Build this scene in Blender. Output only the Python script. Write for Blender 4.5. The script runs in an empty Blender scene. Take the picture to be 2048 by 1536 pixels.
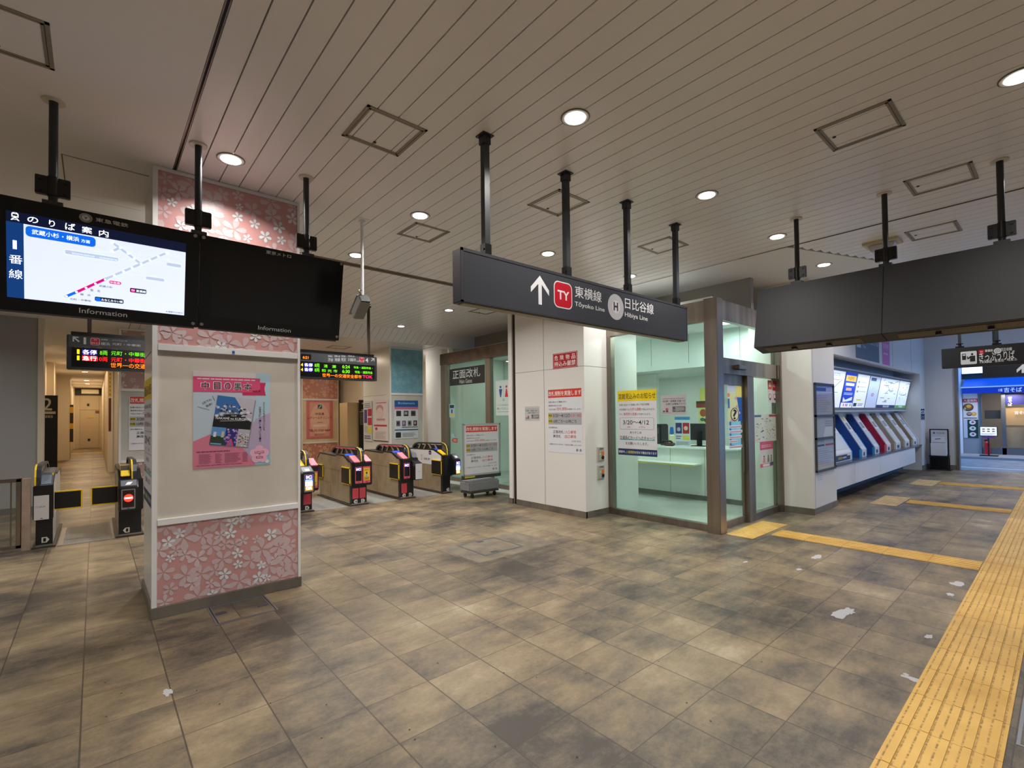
import bpy, bmesh, math, random
from mathutils import Vector, Matrix
random.seed(7)
SC = bpy.context.scene
COL = SC.collection
# ------------------------------------------------------------------ camera
FPX, CYP, YAW, PIT, ROL = 964.48, 811.47, .7133, .0194, .0113
H = 0.4 / .2464
def camrot():
    cy, sy = math.cos(YAW), math.sin(YAW)
    fw = Vector((sy*math.cos(PIT), cy*math.cos(PIT), math.sin(PIT)))
    r = Vector((cy, -sy, 0)); d = -r.cross(fw)
    c, s = math.cos(ROL), math.sin(ROL)
    return c*r+s*d, -s*r+c*d, fw
CR, CD, CF = camrot()
CAMP = Vector((0, 0, H))
cd = bpy.data.cameras.new('camera'); cam = bpy.data.objects.new('camera', cd); COL.objects.link(cam)
cd.sensor_width = 36; cd.lens = FPX/2048*36; cd.shift_y = (CYP-768)/2048; cd.clip_start = .05; cd.clip_end = 200
M = Matrix((( CR.x, -CD.x, -CF.x, 0), (CR.y, -CD.y, -CF.y, 0), (CR.z, -CD.z, -CF.z, H), (0, 0, 0, 1)))
cam.matrix_world = M
SC.camera = cam
# ------------------------------------------------------------------ world, exposure
w = bpy.data.worlds.new('world'); SC.world = w; w.use_nodes = True
bg = w.node_tree.nodes['Background']; bg.inputs[0].default_value = (.24, .50, 1, 1); bg.inputs[1].default_value = 1.9
SC.view_settings.view_transform = 'Standard'; SC.view_settings.look = 'None'
SC.view_settings.exposure = 0.0; SC.view_settings.gamma = 1; SC.view_settings.use_curve_mapping = False
try:
    SC.cycles.use_denoising = True; SC.cycles.max_bounces = 10; SC.cycles.diffuse_bounces = 5
    SC.cycles.transparent_max_bounces = 24; SC.cycles.sample_clamp_indirect = 6
except Exception: pass
HZ = 3.724          # hall ceiling
LC = 3.46           # lower ceiling beyond the gates
P_HALL = 18.5; P_OFF = 17
# ------------------------------------------------------------------ materials
def lin(c):
    return tuple(((v/255)/12.92 if v/255 <= .04045 else ((v/255+.055)/1.055)**2.4) for v in c)
MC = {}
def mat(rgb, rough=.5, metal=0., emit=0., spec=.5):
    k = (tuple(rgb), rough, metal, emit, spec)
    if k in MC: return MC[k]
    m = bpy.data.materials.new('paint_%d' % len(MC)); m.use_nodes = True
    b = m.node_tree.nodes['Principled BSDF']; c = lin(rgb)+(1,)
    b.inputs['Base Color'].default_value = c; b.inputs['Roughness'].default_value = rough
    b.inputs['Metallic'].default_value = metal; b.inputs['Specular IOR Level'].default_value = spec
    if emit:
        b.inputs['Emission Color'].default_value = c; b.inputs['Emission Strength'].default_value = emit
    MC[k] = m; return m
def nodes(name):
    m = bpy.data.materials.new(name); m.use_nodes = True
    return m, m.node_tree.nodes, m.node_tree.links, m.node_tree.nodes['Principled BSDF']
def mottled(name, a, b, scale, rough=.5, metal=0., stretch=(1, 1, 1), detail=4, lo=.35, hi=.65, bump=0, spec=.5):
    m, N, L, B = nodes(name)
    tc = N.new('ShaderNodeTexCoord'); mp = N.new('ShaderNodeMapping'); mp.inputs['Scale'].default_value = stretch
    n = N.new('ShaderNodeTexNoise'); n.inputs['Scale'].default_value = scale; n.inputs['Detail'].default_value = detail
    r = N.new('ShaderNodeValToRGB'); r.color_ramp.elements[0].position = lo; r.color_ramp.elements[1].position = hi
    r.color_ramp.elements[0].color = lin(a)+(1,); r.color_ramp.elements[1].color = lin(b)+(1,)
    L.new(tc.outputs['Object'], mp.inputs[0]); L.new(mp.outputs[0], n.inputs['Vector']); L.new(n.outputs[0], r.inputs[0]); L.new(r.outputs[0], B.inputs['Base Color'])
    B.inputs['Roughness'].default_value = rough; B.inputs['Metallic'].default_value = metal; B.inputs['Specular IOR Level'].default_value = spec
    if bump:
        bp = N.new('ShaderNodeBump'); bp.inputs['Strength'].default_value = bump; bp.inputs['Distance'].default_value = .002
        L.new(n.outputs[0], bp.inputs['Height']); L.new(bp.outputs[0], B.inputs['Normal'])
    return m
def glass_mat(name, tint, gl=.12):
    m = bpy.data.materials.new(name); m.use_nodes = True; N = m.node_tree.nodes; L = m.node_tree.links
    N.clear(); o = N.new('ShaderNodeOutputMaterial'); t = N.new('ShaderNodeBsdfTransparent'); t.inputs[0].default_value = tint+(1,)
    g = N.new('ShaderNodeBsdfGlossy'); g.inputs['Roughness'].default_value = .02; g.inputs[0].default_value = (.9, .95, .92, 1)
    f = N.new('ShaderNodeLayerWeight'); f.inputs[0].default_value = .5; pw = N.new('ShaderNodeMath'); pw.operation = 'POWER'; pw.inputs[1].default_value = 4; L.new(f.outputs['Facing'], pw.inputs[0])
    ml = N.new('ShaderNodeMath'); ml.operation = 'MULTIPLY_ADD'; ml.inputs[1].default_value = .35; ml.inputs[2].default_value = .02; L.new(pw.outputs[0], ml.inputs[0]); mx = N.new('ShaderNodeMixShader')
    L.new(ml.outputs[0], mx.inputs[0]); L.new(t.outputs[0], mx.inputs[1]); L.new(g.outputs[0], mx.inputs[2]); L.new(mx.outputs[0], o.inputs[0])
    return m
def floor_mat():
    m, N, L, B = nodes('floor_tiles')
    tc = N.new('ShaderNodeTexCoord'); sx = N.new('ShaderNodeSeparateXYZ'); L.new(tc.outputs['Object'], sx.inputs[0])
    def math_(op, a, b=None, c=None):
        n = N.new('ShaderNodeMath'); n.operation = op
        for i, v in enumerate((a, b, c)):
            if v is None: continue
            if isinstance(v, (int, float)): n.inputs[i].default_value = v
            else: L.new(v, n.inputs[i])
        return n.outputs[0]
    ux = math_('MULTIPLY', math_('ADD', sx.outputs[0], .0495+40), 2.5)
    uy = math_('MULTIPLY', math_('ADD', sx.outputs[1], -4.6097+40), 2.5)
    fx, fy = math_('FRACT', ux), math_('FRACT', uy)
    ix, iy = math_('FLOOR', ux), math_('FLOOR', uy)
    ex = math_('MINIMUM', fx, math_('SUBTRACT', 1, fx)); ey = math_('MINIMUM', fy, math_('SUBTRACT', 1, fy))
    gx = math_('LESS_THAN', ex, .0095); gy = math_('LESS_THAN', ey, .006)
    g = math_('MAXIMUM', gx, gy)
    cb = N.new('ShaderNodeCombineXYZ'); L.new(ix, cb.inputs[0]); L.new(iy, cb.inputs[1])
    wn = N.new('ShaderNodeTexWhiteNoise'); wn.noise_dimensions = '2D'; L.new(cb.outputs[0], wn.inputs['Vector'])
    # per-tile offset into the noise so the marbling breaks at the joints
    vm = N.new('ShaderNodeVectorMath'); vm.operation = 'MULTIPLY_ADD'; L.new(wn.outputs['Color'], vm.inputs[0]); vm.inputs[1].default_value = (1.2, 1.2, 1.2); L.new(tc.outputs['Object'], vm.inputs[2])
    def noise(vec, sc, det, stretch, rough=.55):
        mp = N.new('ShaderNodeMapping'); mp.inputs['Scale'].default_value = stretch; L.new(vec, mp.inputs[0])
        n = N.new('ShaderNodeTexNoise'); n.inputs['Scale'].default_value = sc; n.inputs['Detail'].default_value = det; n.inputs['Roughness'].default_value = rough
        L.new(mp.outputs[0], n.inputs['Vector']); return n.outputs[0]
    n1 = noise(vm.outputs[0], 2.4, 7, (.9, 1.25, 1), .66)
    n2 = noise(tc.outputs['Object'], .8, 6, (.85, 1.15, 1), .64)
    n3 = noise(tc.outputs['Object'], 210, 2, (1, 1, 1), .8)
    n5 = noise(tc.outputs['Object'], 38, 4, (1, 1, 1), .7)
    n4 = noise(tc.outputs['Object'], 7, 8, (.5, 1.5, 1), .72)
    s = math_('ADD', math_('MULTIPLY', n1, .55), math_('MULTIPLY', n2, 1.1))
    s = math_('SUBTRACT', s, .125)
    s = math_('ADD', s, math_('MULTIPLY', wn.outputs['Value'], .09))
    s = math_('ADD', s, math_('MULTIPLY', math_('SUBTRACT', n3, .5), .26))
    s = math_('ADD', s, math_('MULTIPLY', math_('SUBTRACT', n5, .5), .20))
    s = math_('ADD', s, math_('MULTIPLY', math_('SUBTRACT', n4, .5), .30))
    r = N.new('ShaderNodeValToRGB'); e = r.color_ramp.elements
    e[0].position = .57; e[0].color = lin((66, 60, 53))+(1,); e[1].position = 1.04; e[1].color = lin((164, 149, 124))+(1,)
    k = e.new(.68); k.color = lin((98, 88, 73))+(1,); k = e.new(.81); k.color = lin((128, 112, 87))+(1,); k = e.new(.92); k.color = lin((146, 130, 102))+(1,)
    L.new(s, r.inputs[0])
    mx = N.new('ShaderNodeMixRGB'); L.new(math_('MULTIPLY', g, .82), mx.inputs[0]); L.new(r.outputs[0], mx.inputs[1]); mx.inputs[2].default_value = lin((58, 51, 43))+(1,)
    L.new(mx.outputs[0], B.inputs['Base Color']); B.inputs['Roughness'].default_value = .42; B.inputs['Specular IOR Level'].default_value = .45
    bp = N.new('ShaderNodeBump'); bp.inputs['Strength'].default_value = .5; bp.inputs['Distance'].default_value = .003; bp.invert = True
    L.new(g, bp.inputs['Height']); L.new(bp.outputs[0], B.inputs['Normal'])
    return m
STEEL = mottled('brushed_steel', (138, 128, 119), (176, 166, 155), 6, .34, 1., (1, 1, .05), 3, .3, .7)
SKIRT = mottled('skirting_steel', (112, 106, 97), (136, 129, 118), 4, .4, .35, (1, 1, .2))
STEELD = mottled('dark_steel', (128, 119, 109), (158, 148, 137), 6, .4, .9, (1, 1, .05), 3, .3, .7)
WHITE = mat((232, 231, 228), .35)
WALLW = mat((230, 228, 224), .3)
PLANK = mat((241, 239, 240), .3)
SMOOTH = mat((240, 238, 238), .6)
DARK = mat((40, 41, 44), .35)
CHAR = mat((62, 63, 66), .32)
CHAR2 = mat((46, 46, 51), .55)
BLACK = mat((14, 14, 15), .3)
GLASS = glass_mat('green_glass', (.88, .965, .93))
GLASSC = glass_mat('clear_glass', (.95, .97, .97))
LAMP = mat((255, 250, 246), .5, 0, 7.)
WARM = mat((255, 222, 180), .5, 0, 7.)
GROUT = mat((92, 82, 70), .8)
# ------------------------------------------------------------------ mesh helpers
class MB:
    def __init__(s): s.v = []; s.f = []; s.m = []; s.mats = []
    def mi(s, m):
        if m not in s.mats: s.mats.append(m)
        return s.mats.index(m)
    def face(s, pts, m):
        i = len(s.v); s.v += [tuple(p) for p in pts]; s.f.append(list(range(i, i+len(pts)))); s.m.append(s.mi(m)); return s
    def box(s, x0, y0, z0, x1, y1, z1, m):
        x0, x1 = min(x0, x1), max(x0, x1); y0, y1 = min(y0, y1), max(y0, y1); z0, z1 = min(z0, z1), max(z0, z1)
        i = len(s.v); s.v += [(x, y, z) for x in (x0, x1) for y in (y0, y1) for z in (z0, z1)]
        k = s.mi(m)
        for q in ((0,1,3,2), (4,6,7,5), (0,4,5,1), (2,3,7,6), (0,2,6,4), (1,5,7,3)): s.f.append([i+a for a in q]); s.m.append(k)
        return s
    def hexa(s, a, b, m):     # two quads (lists of 4 points), joined
        i = len(s.v); s.v += [tuple(p) for p in a+b]; k = s.mi(m)
        for q in ((3,2,1,0), (4,5,6,7), (0,1,5,4), (1,2,6,5), (2,3,7,6), (3,0,4,7)): s.f.append([i+t for t in q]); s.m.append(k)
        return s
    def prism(s, pts, ax, a, b, m):    # polygon pts in the two other axes, extruded along ax
        n = len(pts); i = len(s.v); k = s.mi(m)
        def P(p, t):
            return (t, p[0], p[1]) if ax == 0 else ((p[0], t, p[1]) if ax == 1 else (p[0], p[1], t))
        s.v += [P(p, a) for p in pts]+[P(p, b) for p in pts]
        s.f.append([i+j for j in range(n)]); s.f.append([i+n+j for j in reversed(range(n))]); s.m += [k, k]
        for j in range(n): s.f.append([i+j, i+n+j, i+n+(j+1) % n, i+(j+1) % n]); s.m.append(k)
        return s
    def cyl(s, p, q, r, m, n=20, r2=None):
        p, q = Vector(p), Vector(q); d = (q-p).normalized(); r2 = r if r2 is None else r2
        a = d.orthogonal().normalized(); b = d.cross(a); i = len(s.v); k = s.mi(m)
        for t, rr in ((p, r), (q, r2)): s.v += [tuple(t+rr*(math.cos(2*math.pi*j/n)*a+math.sin(2*math.pi*j/n)*b)) for j in range(n)]
        s.f.append([i+j for j in reversed(range(n))]); s.f.append([i+n+j for j in range(n)]); s.m += [k, k]
        for j in range(n): s.f.append([i+j, i+(j+1) % n, i+n+(j+1) % n, i+n+j]); s.m.append(k)
        return s
    def ring(s, c, r0, r1, h, m, n=32):   # flat ring around z axis, from c down by h
        i = len(s.v); k = s.mi(m); c = Vector(c)
        for rr, z in ((r0, 0), (r1, 0), (r1, -h), (r0, -h)): s.v += [(c.x+rr*math.cos(2*math.pi*j/n), c.y+rr*math.sin(2*math.pi*j/n), c.z+z) for j in range(n)]
        for t in range(4):
            for j in range(n): s.f.append([i+t*n+j, i+t*n+(j+1) % n, i+((t+1) % 4)*n+(j+1) % n, i+((t+1) % 4)*n+j]); s.m.append(k)
        return s
    def build(s, name, parent=None, bevel=0, smooth=False, fix=True):
        o0 = Vector((0, 0, 0)); p = parent
        while p is not None: o0 += p.location; p = p.parent
        me = bpy.data.meshes.new(name); me.from_pydata([tuple(Vector(v)-o0) for v in s.v], [], s.f)
        for m in s.mats: me.materials.append(m)
        for pl, k in zip(me.polygons, s.m): pl.material_index = k
        if fix or bevel:
            bm = bmesh.new(); bm.from_mesh(me)
            if fix: bmesh.ops.recalc_face_normals(bm, faces=bm.faces)
            if bevel:
                bmesh.ops.remove_doubles(bm, verts=bm.verts, dist=1e-6)
                ed = [e for e in bm.edges if len(e.link_faces) == 2 and e.calc_face_angle(0) > .5]
                bmesh.ops.bevel(bm, geom=ed, offset=bevel, segments=2, affect='EDGES', clamp_overlap=True)
            bm.to_mesh(me); bm.free()
        if smooth:
            for pl in me.polygons: pl.use_smooth = True
            try: me.set_sharp_from_angle(angle=math.radians(40))
            except Exception: pass
        o = bpy.data.objects.new(name, me); COL.objects.link(o)
        if parent is not None: o.parent = parent
        return o
def tag(o, label=None, cat=None, group=None, kind=None):
    if label: o['label'] = label
    if cat: o['category'] = cat
    if group: o['group'] = group
    if kind: o['kind'] = kind
    return o
def thing(name, label, cat, loc=(0, 0, 0), group=None):
    o = bpy.data.objects.new(name, None); COL.objects.link(o); o.location = loc; o.empty_display_size = .1
    return tag(o, label, cat, group)
def struct(mb, name, parent=None, **k):
    o = mb.build(name, parent, **k)
    if parent is None: o['kind'] = 'structure'
    return o
def dup(root, delta, label, group=None):
    r = root.copy(); COL.objects.link(r); r.location = root.location+Vector(delta); r['label'] = label
    if group: r['group'] = group
    for ch in list(root.children):
        c = ch.copy(); COL.objects.link(c); c.parent = r
        for g in ch.children:
            d = g.copy(); COL.objects.link(d); d.parent = c
    return r
# ------------------------------------------------------------------ photo pixel -> direction (used only to read sizes of flat prints off the photograph)
KR = dict(c1=(590,860,9.035), c2=(720,860,9.752), c3=(600,640,5.906), c4=(0,600,3.072), c5=(130,640,5.484), c8=(60,900,7.314),
  d1=(1240,640,7.68), d2=(1440,600,5.907), d3=(1440,820,5.907), d4=(1660,660,7.68), d5=(1660,820,9.6), d6=(1880,660,10.97), d7=(1900,770,8.534), d8=(1090,690,5.486),
  e2=(840,640,4.15), e3=(1020,620,3.573), e5=(380,730,6.983), e8=(1820,640,4.8), f4=(0,640,6.4), g5=(1220,720,6.4), h6=(1430,680,3.841), n1=(880,460,3.938),
  s2=(0,380,4.8), s3=(380,420,5.389), px=(0,0,1), b8=(580,640,6.4), k3=(1480,720,6.4), k2=(1440,700,5.9))
def ray(crop, x, y):
    o = KR[crop]; x, y = o[0]+x/o[2], o[1]+y/o[2]
    return CR*((x-1024)/FPX)+CD*((y-CYP)/FPX)+CF
# ------------------------------------------------------------------ text
TXC = {}
def text_geo(s, bold):
    if (s, bold) in TXC: return TXC[(s, bold)]
    cu = bpy.data.curves.new('t', 'FONT'); cu.body = s; cu.size = 1; cu.resolution_u = 3; cu.offset = bold
    ob = bpy.data.objects.new('t', cu); COL.objects.link(ob)
    bpy.context.view_layer.update()
    me = bpy.data.meshes.new_from_object(ob.evaluated_get(bpy.context.evaluated_depsgraph_get()))
    v = [(p.co.x, p.co.y) for p in me.vertices]; f = [list(p.vertices) for p in me.polygons]
    bpy.data.objects.remove(ob); bpy.data.curves.remove(cu); bpy.data.meshes.remove(me)
    TXC[(s, bold)] = (v, f); return v, f
def clip(poly, r):
    u0, v0, u1, v1 = r
    for ax, val, sg in ((0, u0, 1), (0, u1, -1), (1, v0, 1), (1, v1, -1)):
        out = []
        for i in range(len(poly)):
            a, b = poly[i-1], poly[i]; da, db = sg*(a[ax]-val), sg*(b[ax]-val)
            if (da >= 0) != (db >= 0):
                t = da/(da-db); out.append((a[0]+t*(b[0]-a[0]), a[1]+t*(b[1]-a[1])))
            if db >= 0: out.append(b)
        poly = out
        if len(poly) < 3: return []
    return poly
class Gfx:
    """flat print on a plane: P0 origin, u to the right, v up; layers sit a fraction of a millimetre above each other"""
    def __init__(s, P0, u, v, step=.0006):
        s.P0, s.u, s.v = Vector(P0), Vector(u).normalized(), Vector(v).normalized(); s.n = s.u.cross(s.v); s.mb = MB(); s.step = step; s.th = 0
    def pt(s, a, b, L=0):
        return s.P0+s.u*a+s.v*b+s.n*(s.th+L*s.step)
    def uv(s, crop, x, y):
        d = ray(crop, x, y); t = (s.P0-CAMP).dot(s.n)/d.dot(s.n); q = CAMP+d*t-s.P0
        return q.dot(s.u), q.dot(s.v)
    def base(s, u0, v0, u1, v1, th, c):
        c = c if not isinstance(c, tuple) else mat(c)
        a = [s.pt(x, y) for x, y in ((u0, v0), (u1, v0), (u1, v1), (u0, v1))]; s.th = th
        s.mb.hexa(a, [s.pt(x, y) for x, y in ((u0, v0), (u1, v0), (u1, v1), (u0, v1))], c); return s
    def poly(s, pts, c, L=1):
        c = c if not isinstance(c, tuple) else mat(c)
        s.cnt = getattr(s, 'cnt', 0)+1; L += min(s.cnt, 60)*.012
        s.mb.face([s.pt(a, b, L) for a, b in pts], c); return s
    def rect(s, u0, v0, u1, v1, c, L=1): return s.poly([(u0, v0), (u1, v0), (u1, v1), (u0, v1)], c, L)
    def rrect(s, u0, v0, u1, v1, c, L=1, r=.02):
        r = min(r, abs(u1-u0)/2, abs(v1-v0)/2)
        if v0 > v1: v0, v1 = v1, v0
        p = []
        for cx, cy, a0 in ((u1-r, v1-r, 0), (u0+r, v1-r, 90), (u0+r, v0+r, 180), (u1-r, v0+r, 270)):
            for k in range(6): a = math.radians(a0+18*k); p.append((cx+r*math.cos(a), cy+r*math.sin(a)))
        return s.poly(p, c, L)
    def disc(s, u, v, ru, rv, c, L=1, n=28): return s.poly([(u+ru*math.cos(2*math.pi*k/n), v+rv*math.sin(2*math.pi*k/n)) for k in range(n)], c, L)
    def line(s, u0, v0, u1, v1, w, c, L=1):
        dx, dy = u1-u0, v1-v0; l = math.hypot(dx, dy) or 1; ox, oy = -dy/l*w/2, dx/l*w/2
        return s.poly([(u0-ox, v0-oy), (u1-ox, v1-oy), (u1+ox, v1+oy), (u0+ox, v0+oy)], c, L)
    def text(s, t, u0, v0, u1, v1, c, L=2, bold=0., rot=0.):
        c = c if not isinstance(c, tuple) else mat(c)
        v, f = text_geo(t, bold if max(map(ord, t)) < 0x2000 else bold*.35)
        if not v: return s
        s.cnt = getattr(s, 'cnt', 0)+1; L += min(s.cnt, 60)*.012
        if u0 > u1: u0, u1 = u1, u0
        if v0 > v1: v0, v1 = v1, v0
        xs = [p[0] for p in v]; ys = [p[1] for p in v]; a, b, cc, d = min(xs), max(xs), min(ys), max(ys)
        kx = (u1-u0)/(b-a or 1); ky = (v1-v0)/(d-cc or 1); i = len(s.mb.v); k = s.mb.mi(c)
        mx, my = (u0+u1)/2, (v0+v1)/2; cr, sr = math.cos(rot), math.sin(rot)
        for p in v:
            x, y = u0+(p[0]-a)*kx-mx, v0+(p[1]-cc)*ky-my
            s.mb.v.append(tuple(s.pt(mx+x*cr-y*sr, my+x*sr+y*cr, L)))
        for q in f: s.mb.f.append([i+j for j in q]); s.mb.m.append(k)
        return s
    def vtext(s, t, u, v, h, c, L=2, bold=0.):     # vertical writing, top centre at (u, v), cell h
        for k, ch in enumerate(t):
            if ch != ' ': s.text(ch, u-h*.42, v-h*(k+.92), u+h*.42, v-h*(k+.08), c, L, bold)
        return s
    def bars(s, u0, v0, u1, v1, n, c, L=2, fill=.5, rag=.25):   # rows of print too small to read
        if v0 > v1: v0, v1 = v1, v0
        hgt = (v1-v0)/n
        for k in range(n):
            y = v1-hgt*(k+.5); x = u0; end = u0+(u1-u0)*(1-random.random()*rag)
            while x < end-1e-4:
                wd = min(end-x, (u1-u0)*random.uniform(.05, .14)); s.rect(x, y-hgt*fill/2, x+wd*.86, y+hgt*fill/2, c, L); x += wd
        return s
    def sub(s, u0, v0, u1, v1): return Sub(s, u0, v0, u1, v1)
    def psub(s, crop, x0, y0, x1, y1):
        a, b = s.uv(crop, x0, y0), s.uv(crop, x1, y1); return Sub(s, a[0], b[1], b[0], a[1])
    def prect(s, crop, x0, y0, x1, y1, c, L=1):
        a, b = s.uv(crop, x0, y0), s.uv(crop, x1, y1); return s.rect(a[0], b[1], b[0], a[1], c, L)
    def ptext(s, t, crop, x0, y0, x1, y1, c, L=2, bold=0.):
        a, b = s.uv(crop, x0, y0), s.uv(crop, x1, y1); return s.text(t, a[0], b[1], b[0], a[1], c, L, bold)
    def pbars(s, crop, x0, y0, x1, y1, n, c, L=2, fill=.5, rag=.25):
        a, b = s.uv(crop, x0, y0), s.uv(crop, x1, y1); return s.bars(a[0], b[1], b[0], a[1], n, c, L, fill, rag)
    def flowers(s, u0, v0, u1, v1, n, rmin, rmax, cs, L=2):
        R = (u0, v0, u1, v1); done = []
        for k in range(n):
            c, LL, big = cs[k % len(cs)]
            r = random.uniform(rmin, rmax)*big; best = None
            for t in range(12):
                p = (random.uniform(u0, u1), random.uniform(v0, v1)); d = min([math.hypot(p[0]-q[0], p[1]-q[1])-q[2]*.8 for q in done], default=9)
                if best is None or d > best[0]: best = (d, p)
            p = best[1]; done.append((p[0], p[1], r)); a0 = random.uniform(0, 6.28)
            for j in range(5):
                a = a0+j*2*math.pi/5; ca, sa = math.cos(a), math.sin(a)
                pet = [(.07, 0), (.25, -.11), (.5, -.22), (.75, -.25), (.93, -.16), (1.0, -.07), (.91, 0), (1.0, .07), (.93, .16), (.75, .25), (.5, .22), (.25, .11)]
                q = clip([(p[0]+r*(x*ca-y*sa), p[1]+r*(x*sa+y*ca)) for x, y in pet], R)
                if q: s.poly(q, c, L+LL*1.5+k*.012+j*.001)
        return s
    def build(s, name, parent=None, **k): return s.mb.build(name, parent, fix=False, **k)
class Sub:
    """fractions of a rectangle, (0,0) top left, (1,1) bottom right"""
    def __init__(s, g, u0, v0, u1, v1): s.g, s.u0, s.v0, s.du, s.dv = g, u0, v0, u1-u0, v1-v0
    def p(s, x, y): return s.u0+x*s.du, s.v0+(1-y)*s.dv
    def rect(s, x0, y0, x1, y1, c, L=1): a, b = s.p(x0, y0), s.p(x1, y1); s.g.rect(a[0], b[1], b[0], a[1], c, L); return s
    def rrect(s, x0, y0, x1, y1, c, L=1, r=.02): a, b = s.p(x0, y0), s.p(x1, y1); s.g.rrect(a[0], b[1], b[0], a[1], c, L, r); return s
    def text(s, t, x0, y0, x1, y1, c, L=2, bold=0., rot=0.): a, b = s.p(x0, y0), s.p(x1, y1); s.g.text(t, a[0], b[1], b[0], a[1], c, L, bold, rot); return s
    def bars(s, x0, y0, x1, y1, n, c, L=2, fill=.5, rag=.25): a, b = s.p(x0, y0), s.p(x1, y1); s.g.bars(a[0], b[1], b[0], a[1], n, c, L, fill, rag); return s
    def poly(s, pts, c, L=1): s.g.poly([s.p(*q) for q in pts], c, L); return s
    def disc(s, x, y, rx, ry, c, L=1): a = s.p(x, y); s.g.disc(a[0], a[1], rx*abs(s.du), ry*abs(s.dv), c, L); return s
    def line(s, x0, y0, x1, y1, w, c, L=1): a, b = s.p(x0, y0), s.p(x1, y1); s.g.line(a[0], a[1], b[0], b[1], w, c, L); return s
    def sub(s, x0, y0, x1, y1): a, b = s.p(x0, y0), s.p(x1, y1); return Sub(s.g, a[0], b[1], b[0], a[1])
XP, YP, ZP = (1, 0, 0), (0, 1, 0), (0, 0, 1); YM = (0, -1, 0)
def gY(y, th=0): return Gfx((0, y, 0), XP, ZP)          # faces -Y, u = x, v = z
def gX(x): return Gfx((x, 0, 0), YM, ZP)                # faces -X, u = -y, v = z
def light(name, loc, power, size, color=(1, .965, .93), rot=(0, 0, 0), shape='DISK', spread=180, sy=None):
    l = bpy.data.lights.new(name, 'AREA'); l.energy = power; l.shape = shape; l.size = size; l.color = color; l.spread = math.radians(spread)
    if sy: l.size_y = sy
    o = bpy.data.objects.new(name, l); COL.objects.link(o); o.location = loc; o.rotation_euler = rot; return o
# ------------------------------------------------------------------ lamps of the hall and unseen fill lamps added to brighten it
LIGHTS = []
HALL = [(.825, 2.24), (2.56, 2.24), (4.45, 2.24), (6.16, 2.24), (.825, 4.4), (2.565, 4.4), (4.455, 4.4), (6.165, 4.34), (2.556, 6.014), (5.31, 8.02), (5.377, 10.127), (7.87, 2.25), (4.4, .158),
        (2.56, .158), (.825, .158), (6.16, .158), (-.9, 1.2), (-2.6, 4.4), (-2.6, 1.2), (-.9, -1.9), (2.56, -1.9), (4.45, -1.9), (-4.3, 3.0), (-2.2, 7.6), (-2.2, 10.0), (3.4, 8.02), (3.4, 10.1), (1.3, 8.2), (10.2, .6), (12.4, .6), (14.6, .6), (16.6, .6), (9.6, 1.6), (12.4, -2.2), (15.4, -2.2), (4.455, 6.014), (6.165, 6.0), (.825, 6.1), (1.9, 10.1)]  # this row has no fixtures, added to brighten hall, gates and ticket area
for k, (x, y) in enumerate(HALL):
    light('downlight_and_fill', (x, y, HZ-.035), P_HALL*(.72 if y < 1 and x < 6 else 1.5 if y > 7 else 1), .17, spread=142)
# lower hall behind the gates and the corridor: warm lamps; the office: cool lamps
for x, y in ((5.0, 14.2), (3.2, 12.2), (3.2, 15.5), (1.0, 16.5), (-2.5, 14.0)): light('back_glow', (x, y, LC-.05), 22, .18, (1, .84, .64))
for y in (17.6, 21.0, 24.5, 29.8, 32.5, 35.2): light('corridor_glow', (-.29, y, LC-.05), 26, .16, (1, .74, .45))
light('alcove_glow', (7.5, 12.35, LC-.05), 30, .18, (1, .96, .9))
for x, y in ((7.4, 4.2), (7.4, 6.3), (8.3, 3.9), (7.6, 8.3), (8.4, 9.6), (10.0, 4.6), (10.0, 6.4), (10.0, 8.6)): light('office_glow', (x, y, 3.12 if x < 8.9 else 2.46), (P_OFF if x < 8.9 else P_OFF*.5)*(.4 if y > 7.5 else 1), .25, (.93, 1, .96))
light('shop_glow', (23.55, 1.3, 2.15), 26, .6, (1, .90, .78))  # added under the awning without a fixture, to brighten poster and shop front
light('shop_window_glow', (25.4, .8, 2.5), 26, 1.2, (1, .84, .64))
# ------------------------------------------------------------------ floor
FL = floor_mat()
f = MB(); f.face([(-7, -5, 0), (17.9, -5, 0), (17.9, 38, 0), (-7, 38, 0)], FL)
PEEL = mat((176, 174, 176), .6); PEEL2 = mat((150, 146, 142), .6)
def blob(cx, cy, pts, m, z=.0012): f.face([(cx+a, cy+b, z) for a, b in pts], m)
def rag(cx, cy, rx, ry, m, n=14, seed=1, z=.0012):
    R = random.Random(seed); pts = []
    for k in range(n):
        a = 2*math.pi*k/n; q = R.uniform(.55, 1.1); pts.append((rx*q*math.cos(a), ry*q*math.sin(a)))
    blob(cx, cy, pts, m, z)
def fz(px, py):
    d = ray('px', px, py); t = -H/d.z; return CAMP+d*t
for k, (px, py, rx, ry) in enumerate(((1680, 1228, .13, .06), (1697, 1222, .09, .05), (1915, 1168, .09, .06), (1900, 1189, .06, .03), (1858, 1273, .05, .03), (1830, 1360, .03, .07), (1633, 1114, .12, .05), (1598, 1139, .06, .03), (1812, 1349, .02, .02), (1491, 1124, .06, .02), (335, 1385, .03, .05))):
    p = fz(px, py); rag(p.x, p.y, rx, ry, PEEL, 16, k, .0010+k*.00008)
for k in range(30):      # gum and small dark specks
    p = fz(random.uniform(150, 1750), random.uniform(1240, 1530)); rag(p.x, p.y, .007, .005, mat((45, 40, 36), .7), 8, k, .0022)
struct(f, 'floor', fix=False)
r = MB(); r.box(17.9, -8, -.4, 22.3, 9, -.02, mottled('street_paving', (120, 124, 130), (150, 154, 160), 3, .55)); r.box(22.3, -8, -.4, 24.3, 9, .05, mat((150, 148, 150), .6)); r.box(18.86, -8, -.019, 18.97, 9, -.012, mat((235, 236, 238), .5))
struct(r, 'road')
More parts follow.
